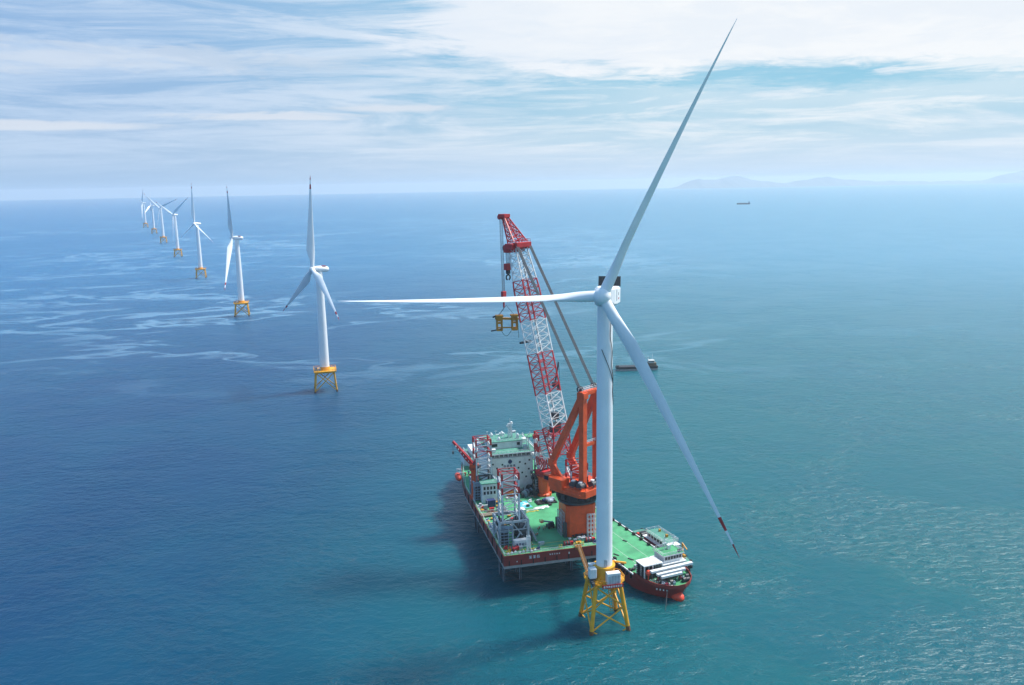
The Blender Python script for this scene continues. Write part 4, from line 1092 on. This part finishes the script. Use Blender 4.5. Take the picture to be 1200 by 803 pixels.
# people on the deck
def skin_body(stride, arm):
    me = bpy.data.meshes.new('body'); bm = bmesh.new()
    J = {'pel': (0, 0, .95, .13, .10), 'wst': (0, .0, 1.10, .125, .09), 'che': (0, 0, 1.32, .16, .11), 'nek': (0, 0, 1.49, .055, .055), 'hed': (0, .02, 1.62, .095, .105), 'crn': (0, .01, 1.72, .07, .08)}
    for s, n_ in ((-1, 'l'), (1, 'r')):
        J['hip' + n_] = (s * .10, 0, .88, .09, .09); J['kne' + n_] = (s * .11, s * stride * .5 - .03, .48, .062, .062)
        J['ank' + n_] = (s * .11, s * stride, .09, .042, .042); J['toe' + n_] = (s * .12, s * stride - .17, .05, .042, .03)
        J['sho' + n_] = (s * .21, 0, 1.41, .06, .06); J['elb' + n_] = (s * .27, -.05 * arm, 1.14, .045, .045)
        J['wri' + n_] = (s * .26, -.22 * arm, .93 + .18 * arm, .032, .032); J['han' + n_] = (s * .25, -.31 * arm, .87 + .22 * arm, .038, .022)
    E_ = [('pel', 'wst'), ('wst', 'che'), ('che', 'nek'), ('nek', 'hed'), ('hed', 'crn')]
    for n_ in 'lr': E_ += [('pel', 'hip' + n_), ('hip' + n_, 'kne' + n_), ('kne' + n_, 'ank' + n_), ('ank' + n_, 'toe' + n_), ('che', 'sho' + n_), ('sho' + n_, 'elb' + n_), ('elb' + n_, 'wri' + n_), ('wri' + n_, 'han' + n_)]
    names = list(J); vm = {n_: bm.verts.new(J[n_][:3]) for n_ in names}
    for a, b_ in E_: bm.edges.new((vm[a], vm[b_]))
    bm.to_mesh(me); bm.free()
    o = bpy.data.objects.new('body', me); COL.objects.link(o)
    o.modifiers.new('skin', 'SKIN'); sb = o.modifiers.new('sub', 'SUBSURF'); sb.levels = 1; sb.render_levels = 1
    for i, n_ in enumerate(names):
        me.skin_vertices[0].data[i].radius = J[n_][3:5]
        me.skin_vertices[0].data[i].use_root = (n_ == 'pel')
    dg = bpy.context.evaluated_depsgraph_get()
    out = bpy.data.meshes.new_from_object(o.evaluated_get(dg))
    bpy.data.objects.remove(o)
    out.materials.clear(); out.materials.append(COVER); out.materials.append(SKIN); out.materials.append(BLACK)
    for p in out.polygons:
        z = p.center.z; p.material_index = 1 if z > 1.46 or (abs(p.center.x) > .2 and z < .98 + .15 * arm and z > .8) else (2 if z < .12 else 0)
        p.use_smooth = True
    return out
bodies = [skin_body(.05, 0.2), skin_body(.22, 1.0), skin_body(.10, 1.6)]
mb = MB(); mb.lathe((0, .0, 1.66), [(.135, 0), (.13, .06), (.10, .12), (.03, .15)], 12); mb.box((0, -.13, 1.665), (.18, .1, .02))
hat_o = mb.build('helmet', OFFW); hat_y = hat_o.data; bpy.data.objects.remove(hat_o)
mb = MB(); mb.loft([[(math.cos(2 * PI * i / 12) * a, math.sin(2 * PI * i / 12) * b_, z) for i in range(12)] for z, a, b_ in ((1.0, .175, .135), (1.2, .185, .14), (1.40, .20, .14), (1.45, .13, .10))])
v_o = mb.build('vest', VEST); vest = v_o.data; bpy.data.objects.remove(v_o)
ppl = [(18.6, 19.4, 30, 0, 'person in dark overalls and white helmet, left of the four standing on the mid deck'),
       (19.4, 20.2, 200, 2, 'person turned away, second from left of the four on the mid deck'),
       (20.6, 18.9, 120, 1, 'person stepping right, third from left of the four on the mid deck'),
       (21.6, 19.8, 300, 0, 'person nearest the boom lift, right of the four on the mid deck'),
       (15.4, 14.6, 10, 0, 'person beside the stair foot, leftmost of a row of three'),
       (16.2, 14.0, 15, 1, 'person beside the stair, middle of a row of three'),
       (17.0, 14.4, 350, 2, 'person clear of the stair, rightmost of a row of three'),
       (12.4, 5.2, 80, 1, 'person walking between the ladder tower and the near deck edge'),
       (30.4, 6.0, 260, 2, 'person working near the red windlass in front of the orange pedestal')]
for i, (u, v, a, k, lab) in enumerate(ppl):
    o = put('person', lab, 'person', u, v, R(a), 'deck crew standing on the green deck')
    for nm, me in (('body', bodies[k]), ('helmet', hat_y), ('vest', vest)):
        c_ = bpy.data.objects.new(nm, me); COL.objects.link(c_); c_.parent = o

# yellow gangway from the deck down to the turbine platform
ga = Wd(28.8, -.2, 15.6); gb = BT + Vector((*onp(-4.9, 2.2), 17.4)); gb.z = 17.2
ga.z = 15.9
gw = thing('gangway', 'thin yellow gangway reaching from the barge deck to the turbine platform', 'gangway', ga)
mb = MB(); d = gb - ga; n_ = Vector((-d.y, d.x, 0)).normalized()
k_ = 12; rg = [[d * (k / k_) + n_ * s * .5 + Vector((0, 0, z)) for s, z in ((-1, 0), (1, 0), (1, 1.2), (-1, 1.2))] for k in range(k_ + 1)]
for k in range(k_):
    for i in range(4): mb.bar(rg[k][i], rg[k + 1][i], .15)
    for i, j in ((0, 3), (1, 2)): mb.bar(rg[k][i], rg[k + 1][j], .10); mb.bar(rg[k][i], rg[k][j], .10)
    mb.bar(rg[k][0], rg[k][1], .16)
mb.build('truss', GWY, gw)
mb = MB(); mb.beam(Vector((0, 0, .05)), d + Vector((0, 0, .05)), .8, .08, 0, n_); mb.build('tread', BROWN, gw)
mb = MB(); mb.box((0, 0, -.5), (2.4, 2.4, 1.0), math.atan2(d.y, d.x)); mb.build('hinge_base', GWY, gw)

# ------------------------------------------------------------------ deck cargo ship (local: +Y to the bow, x to its right side in plan)
SB = Vector((59.8, 288.2, 0)); hd_ = Vector((.40, -.9165, 0)); sr_ = math.atan2(hd_.y, hd_.x) - PI / 2
ship = thing('deck_cargo_ship', 'deck cargo ship with an empty green deck and a blunt red bow', 'cargo ship', SB, sr_)
# local x: positive = towards the barge side? find out
ex = Vector((math.cos(sr_), math.sin(sr_), 0))        # local +x in the world
SX = -1 if ex.x > 0 else 1                            # side factor so that +s is the far (right in picture) side
def sl_(al, s, z): return (-SX * s, al, z)            # along (+ to bow), s (+ far side)
HB = 10.2
out = [(-86, -HB), (-84, -HB - .0), (-16, -HB), (-9, -9.6), (-4, -7.6), (-1.0, -4.6), (.4, -1.6), (.4, 1.6), (-1.0, 4.6), (-4, 7.6), (-9, 9.6), (-16, HB), (-84, HB), (-86, HB)]
def sect(k, z, fl):                                    # hull plan at a level; flare pulls the bow in below
    r_ = []
    for al, s in out:
        t = max(0, min(1, (al + 14) / 14.4)); r_.append(sl_(al - fl * 2.6 * t, s * (1 - fl * .52 * t), z))
    return r_
mb = MB()
lv = [(-2.0, 1.0), (1.0, .82), (3.2, .40), (5.0, 0.0)]
mb.loft([sect(0, z, f) for z, f in lv])
shull = mb.build('hull', HULL, ship, smooth=True)
mb = MB(); mb.lathe(sl_(-2.2, 0, .7), [(.1, 3.4), (1.0, 3.0), (1.8, 1.8), (2.2, .2), (2.3, -3.0)], 16, 0, (0, 1, 0)); mb.build('bulbous_bow', LIFE, shull, smooth=True)
mb = MB(); dk = [sl_(al * .995 - .2, s * .97, 0)[:2] for al, s in out]
mb.prism(dk, 4.9, 5.06); mb.build('deck', GREEN, ship)
mb = MB()                                             # raised bow bulwark
fo = [p for p in out if p[0] > -17]
for a, b_ in zip(fo[:-1], fo[1:]):
    mb.beam(sl_(a[0], a[1], 5.7), sl_(b_[0], b_[1], 5.7), .25, 1.5, 0, Vector(sl_(a[0], a[1], 0)) - Vector(sl_(b_[0], b_[1], 0)).cross(Vector((0, 0, 0))) if False else (0, 0, 1)) if False else None
    p, q = Vector(sl_(a[0], a[1], 0)), Vector(sl_(b_[0], b_[1], 0))
    vs_ = [p + Vector((0, 0, 5.0)), q + Vector((0, 0, 5.0)), q * 1.004 + Vector((0, 0, 6.2)), p * 1.004 + Vector((0, 0, 6.2))]
    inn = [Vector((v_.x * .97, v_.y - .15, v_.z)) for v_ in vs_]
    mb.add(vs_ + inn, ((0, 1, 2, 3), (7, 6, 5, 4), (3, 2, 6, 7), (0, 3, 7, 4), (1, 5, 6, 2)))
mb.build('bulwark', HULL, shull)
mb = MB()
for s in (-1, 1):
    mb.beam(sl_(-85, s * HB, 5.25), sl_(-16, s * HB, 5.25), .5, .4)
    for k in range(24): mb.tube(sl_(-84 + k * 2.9, s * (HB + .35), 3.4), sl_(-84 + k * 2.9, s * (HB + .35), 5.2), .42, None, 8, 1)
    for k in range(12): mb.box(sl_(-82 + k * 5.7, s * (HB - .6), 5.6), (.8, 1.6, .9), 0, 1)
mb.build('fender', [OFFW, RUBBER], shull)
mb = MB()
for (al, s) in ((-34, -7), (-44, 3), (-52, -2), (-28, -4), (-60, 5)): mb.box(sl_(al, s, 5.2), (.6, 1.6 + .5 * (al % 3), .25), .4)
mb.build('lashing_gear', BLACK, ship)
mb = MB(); mb.box(sl_(-45, 3.2, 5.066), (.12, 70, .01)); mb.box(sl_(-45, -4.0, 5.066), (.12, 70, .01)); mb.build('deck_line', BEIGE, ship)
# open fronted white roofed house, near side
mb = MB()
a0, a1, s0, s1, zz = -15.5, -10.0, -9.3, -1.4, 10.6
def sbox(mb, al0, al1, s0, s1, z0, z1, m=0):
    p = sl_(al0, s0, z0); q = sl_(al1, s1, z1); mb.box2(p, q, m)
sbox(mb, a0 - .3, a1 + .3, s0 - .3, -4.2, zz, zz + .35); sbox(mb, a0 - .3, a1 + .3, -4.0, s1, zz + .05, zz + .4)
sbox(mb, a0, a0 + .3, s0, s1, 5, zz, 0)
for al in (a0 + .2, (a0 + a1) / 2, a1 - .2):
    for s in (s0 + .2, -5.5, s1): sbox(mb, al - .2, al + .2, s - .2, s + .2, 5, zz)
shed = mb.build('deck_shelter', [OFFW, DARK], ship)
mb = MB(); sbox(mb, a0 + .4, a1 - .6, s0 + .5, -3, 5.1, 7.6); sbox(mb, a0 + .4, a0 + .5, s0 - .05, s1, 5, zz - .2)
mb.build('stores', DARK, shed)
mb = MB()
for k in range(7): sbox(mb, a0 + .3, a1 - .3, s0 - .12, s0 - .05, 5.5 + k * .72, 5.62 + k * .72)
for k in range(5): sbox(mb, a0 + .4 + k * 1.15, a0 + .5 + k * 1.15, s0 - .16, s0 - .08, 5, zz - .1)
mb.build('side_grille', DARK, shed)
mb = MB()
for k in range(6): sbox(mb, a0 + .5, a0 + .9, s0 - .2, s0 - .1, 5.4 + k * .8, 5.75 + k * .8)
mb.build('draught_mark', OFFW, shed)
# wheelhouse
mb = MB()
sbox(mb, -18.5, -10.5, -.8, 9.0, 5, 9.2); sbox(mb, -18.9, -10.0, -1.2, 9.4, 9.2, 9.5)
sbox(mb, -18.0, -11.5, .2, 8.4, 9.5, 12.2); sbox(mb, -18.5, -10.9, -.4, 9.0, 12.2, 12.5)
wh = mb.build('wheelhouse', [OFFW], ship)
mb = MB(); sbox(mb, -18.4, -11.0, -.3, 8.9, 12.5, 12.56); mb.build('roof', GREEN, wh)
for k in range(6):
    mb = MB(); sbox(mb, -11.48, -11.4, .7 + k * 1.25, 1.7 + k * 1.25, 10.5, 11.7); mb.build('window', GLASS, wh)
mb = MB(); sbox(mb, -10.48, -10.4, 1.0, 8.2, 7.0, 8.3); mb.build('name_board', RED, wh)
mb = MB(); mb.rail([sl_(-11.1, -.2, 12.55), sl_(-11.1, 8.8, 12.55), sl_(-18.3, 8.8, 12.55), sl_(-18.3, -.2, 12.55), sl_(-11.1, -.2, 12.55)], 1.0, 1.5, .11)
mb.rail([sl_(-10.2, -1, 9.5), sl_(-10.2, 9.2, 9.5)], 1.0, 1.5, .11)
mb.build('railing', OFFW, wh)
mb = MB(); mb.tube(sl_(-16, 3.4, 12.5), sl_(-16, 3.4, 18), .22, .12, 8); mb.box(sl_(-16, 3.4, 16.5), (3.2, .2, .2)); mb.box(sl_(-16, 3.4, 15), (1.6, .6, .5)); mb.box(sl_(-16, 5.2, 13.4), (1.2, 1.2, 1.6))
mb.build('mast', OFFW, wh)
mb = MB(); sbox(mb, -12.2, -11.6, 6.5, 8.2, 12.56, 13.6); mb.build('locker', DARK, wh)
# foredeck platform beams across the bow
for k, (al, z, s0_, s1_, wd) in enumerate(((-8.3, 8.6, -7.6, 10.6, 1.5), (-6.3, 8.0, -6.2, 6.0, 1.2), (-4.6, 7.6, -5.4, 3.6, .9))):
    mb = MB(); sbox(mb, al - wd / 2, al + wd / 2, s0_, s1_, z, z + .8)
    for j in range(5):
        s = s0_ + 1 + (s1_ - s0_ - 2) * j / 4; sbox(mb, al - .2, al + .2, s - .2, s + .2, 5, z, 1)
    mb.build('cross_beam', [OFFW, DARK], ship)
mb = MB()
for (al, s, r_) in ((-3.2, 3.6, .8), (-3.0, 5.0, .7), (-3.6, -1.8, .8), (-4.8, -4.0, .7), (-5.5, 6.4, .6)): mb.tube(sl_(al, s - .6, 6.0), sl_(al, s + .6, 6.0), r_, None, 12); sbox(mb, al - .6, al + .6, s - .9, s + .9, 5.05, 5.5)
mb.build('windlass', DARK, ship)
mb = MB()
for k in range(10): sbox(mb, -9 + k * .8, -8.6 + k * .8, -7.5 + k * .5, -7.1 + k * .5, 5, 5.8 + .3 * (k % 3))
mb.build('mooring_bollard', OFFW, ship)
mb = MB(); mb.lathe(sl_(-9.6, -7.8, 8.2), [(.05, -1.1), (.7, -.85), (1.1, 0), (.7, .85), (.05, 1.1)], 14)
mb.tube(sl_(-9.6, -7.8, 5), sl_(-9.6, -7.8, 7.2), .2)
mb.build('signal_ball', LIFE, ship, smooth=True)
mb = MB(); pts = [Vector(sl_(-2.2, -4.3, 5.2)).lerp(Vector(sl_(4.2, -9.5, -.3)), k / 10) - Vector((0, 0, .5 * math.sin(PI * k / 10))) for k in range(11)]
for a, b_ in zip(pts[:-1], pts[1:]): mb.tube(a, b_, .14, None, 5)
mb.build('anchor_chain', DARK, ship)
mb = MB()
for k in range(4): glyph(mb, Vector(sl_(-4.3 + k * .9, -7.9 + k * .87, 3.9)), (Vector(sl_(.9, .87, 0))).normalized(), (0, 0, 1), .6, 80 + k, .1)
mb.build('bow_lettering', OFFW, shull)

r = random.Random(9)
for k in range(26):
    al, s = r.uniform(-9.5, -2.2), r.uniform(-6, 6)
    if abs(s) > 7 + al * -.1: continue
    mb = MB(); h_ = r.uniform(.6, 2.0); sbox(mb, al - .4, al + .4, s - r.uniform(.3, .8), s + r.uniform(.3, .8), 5.05, 5.05 + h_); mb.tube(sl_(al, s, 5 + h_), sl_(al, s, 5.5 + h_), .2)
    mb.build('deck_machine', [DARK, STEELB, BLACK, TEAL, MAROON][k % 5], ship)
for k in range(10):
    al, s = -19.5 - (k % 3) * 1.1, -8 + k * 1.7
    mb = MB(); h_ = .8 + .5 * (k % 3); sbox(mb, al - .5, al + .5, s - .6, s + .6, 5.05, 5.05 + h_); sbox(mb, al - .55, al + .55, s - .65, s + .65, 5.05 + h_, 5.15 + h_); mb.build('deck_locker', [DARK, GREY, TOOLY, STEELB][k % 4], ship)

# ------------------------------------------------------------------ workboat on the far side
tb = thing('workboat', 'small workboat with teal roof and maroon sides tied beyond the cargo ship', 'workboat', SB + hd_ * -18 + Vector((.9165, .40, 0)) * 15.6, sr_)
tout = [(-38, -3.2), (-36, -4.2), (-8, -4.4), (-3, -3.4), (.6, -1.0), (.6, 1.0), (-3, 3.4), (-8, 4.4), (-36, 4.2), (-38, 3.2)]
mb = MB()
mb.loft([[sl_(al - f * 1.6 * max(0, min(1, (al + 8) / 8)), s * (1 - .25 * f), z) for al, s in tout] for z, f in ((-1, 1), (1, .5), (3.0, 0))])
th = mb.build('hull', SHIPH, tb)
mb = MB(); mb.prism([sl_(al * .985 - .2, s * .93, 0)[:2] for al, s in tout], 2.9, 3.05); mb.build('deck', TEAL, tb)
mb = MB()
for al, s in tout + [(-14, -4.4), (-20, -4.4), (-26, -4.4), (-14, 4.4), (-20, 4.4), (-26, 4.4), (-31, 4.3), (-31, -4.3)]:
    mb.lathe(sl_(al, s * 1.03, 2.4), [(.3, -.35), (.85, -.3), (.85, .3), (.3, .35)], 10, 0, (1, .2, 0))
mb.build('tyre_fender', RUBBER, th)
mb = MB(); sbox(mb, -27, -11, -3.0, 3.2, 3, 5.2, 1); sbox(mb, -27.3, -10.7, -3.4, 3.5, 5.2, 5.45); sbox(mb, -25, -11.5, -2.6, 2.8, 5.45, 7.8); sbox(mb, -25.5, -11, -3.1, 3.3, 7.8, 8.1)
hs = mb.build('deckhouse', [OFFW, MAROON], tb)
mb = MB(); sbox(mb, -25.4, -11.1, -3.0, 3.2, 8.1, 8.16); mb.build('roof', TEAL, hs)
for k in range(6):
    mb = MB(); sbox(mb, -23.8 + k * 2.1, -22.6 + k * 2.1, -2.68, -2.6, 6.3, 7.3); mb.build('window', GLASS, hs)
mb = MB(); mb.rail([sl_(-11, -3, 8.1), sl_(-25.3, -3, 8.1), sl_(-25.3, 3.2, 8.1), sl_(-11, 3.2, 8.1), sl_(-11, -3, 8.1)], 1.0, 1.6, .11); mb.build('railing', OFFW, hs)
mb = MB(); sbox(mb, -10.6, -8.2, -1.6, 1.8, 3, 7.6); sbox(mb, -10.9, -8.0, -2, 2.2, 7.6, 7.9); mb.tube(sl_(-9.6, 0, 7.9), sl_(-9.6, 0, 12), .18, .1, 8); mb.box(sl_(-9.6, 0, 10.6), (2.2, .2, .2)); mb.build('pilot_house', OFFW, tb)
mb = MB()
for (al, s, c_) in ((-6.5, -2, 1.1), (-5.4, 2, 1.3), (-16, 1.0, .9), (-4.0, .4, 1.0), (-22, 1.6, .8)):
    z = 3 if al > -10 else 8.16; sbox(mb, al - c_ / 2, al + c_ / 2, s - c_ / 2, s + c_ / 2, z, z + c_ * 1.2)
mb.beam(sl_(-6, 2.2, 4), sl_(-8.4, 3.2, 8.2), .5, .5); mb.beam(sl_(-8.4, 3.2, 8.2), sl_(-4.8, 3.0, 6.8), .4, .4)
mb.build('deck_gear', TOOLY, tb)
mb = MB(); mb.tube(sl_(-31, -1.6, 3.8), sl_(-31, 1.2, 3.8), .8, None, 12); sbox(mb, -34, -33, -2.5, 2.5, 3, 4.0); mb.box(sl_(-29, 2.5, 3.8), (1.5, 1.5, 1.5)); mb.build('towing_winch', DARK, tb)
mb = MB(); sbox(mb, -33, -31.8, -2.6, -1.8, 3.05, 4.2); mb.build('fuel_drum', LIFE, tb)

# ------------------------------------------------------------------ vessels farther out
tg = thing('hopper_barge', 'low dark working barge passing behind the big turbine tower', 'barge', (101, 679, 0), R(4))
mb = MB()
pl = [(-17, -3), (-15, -4), (15, -4), (17, -3.4), (17, 3.4), (15, 4), (-15, 4), (-17, 3)]
mb.loft([[(x * k, y * (.9 + .1 * k), z) for x, y in pl] for z, k in ((-1, .96), (1.2, .985), (3.0, 1.0))], mats=[0, 1])
h_ = mb.build('hull', [BOOT, SHIPH], tg)
mb = MB(); mb.prism([(x * .94, y * .9) for x, y in pl], 2.7, 3.1); mb.rail([(-16, -3, 3), (8, -3.6, 3)], .9, 2, .14); mb.box((-15.5, 0, 3.4), (1.6, 3, .9)); mb.build('deck', DARK, tg)
mb = MB(); mb.box((11.5, 0, 4.2), (8.5, 5.6, 2.4), 0, 1); mb.box((12, 0, 6.3), (4.4, 4.6, 1.9)); mb.box((12, 0, 7.35), (5.0, 5.2, .2)); mb.build('deckhouse', [BEIGE, BROWN], tg)
mb = MB()
for k in range(4): mb.box((10.3 + k * 1.1, -2.32, 6.5), (.7, .08, .8))
mb.build('window', GLASS, tg)
mb = MB(); mb.tube((13, 0, 8.5), (13, 0, 13), .16, .1, 6); mb.tube((9.4, 0, 6.2), (9.4, 0, 10.2), .3, .3, 8); mb.box((13, 0, 11), (.2, 2.4, .2)); mb.build('mast', OFFW, tg)
cs = thing('cargo_ship', 'tiny dark cargo ship far off near the horizon islands', 'cargo ship', (1470, 5430, 0), R(4))
mb = MB(); pl = [(-42, -5), (-38, -7), (34, -7), (43, -1), (43, 1), (34, 7), (-38, 7), (-42, 5)]
mb.loft([[(x * k, y * k, z) for x, y in pl] for z, k in ((-1, .95), (3, .98), (8, 1.0))]); mb.build('hull', SHIPH, cs)
mb = MB(); mb.box((36, 0, 11), (9, 10, 6)); mb.box((36, 0, 15.5), (6, 8, 3)); mb.tube((33, 0, 14), (33, 0, 21), 1.0); mb.build('deckhouse', STEELB, cs)
mb = MB()
for k in range(4): mb.box((-30 + k * 14, 0, 8.8), (11, 10, 1.8))
mb.build('hatch', DARK, cs)

# ------------------------------------------------------------------ air
m = bpy.data.materials.new('haze_air'); m.use_nodes = True; nt = m.node_tree; nt.nodes.clear()
pv = N('ShaderNodeVolumePrincipled'); pv.inputs['Color'].default_value = (0.78, 0.87, 0.95, 1); pv.inputs['Density'].default_value = 0.000068
pv.inputs['Anisotropy'].default_value = 0.25
ou = N('ShaderNodeOutputMaterial'); L(pv.outputs[0], ou.inputs['Volume'])
mb = MB(); mb.box2((-24000, -24000, -30), (24000, 24000, 225))
hz = mb.build('haze', m); hz['kind'] = 'stuff'
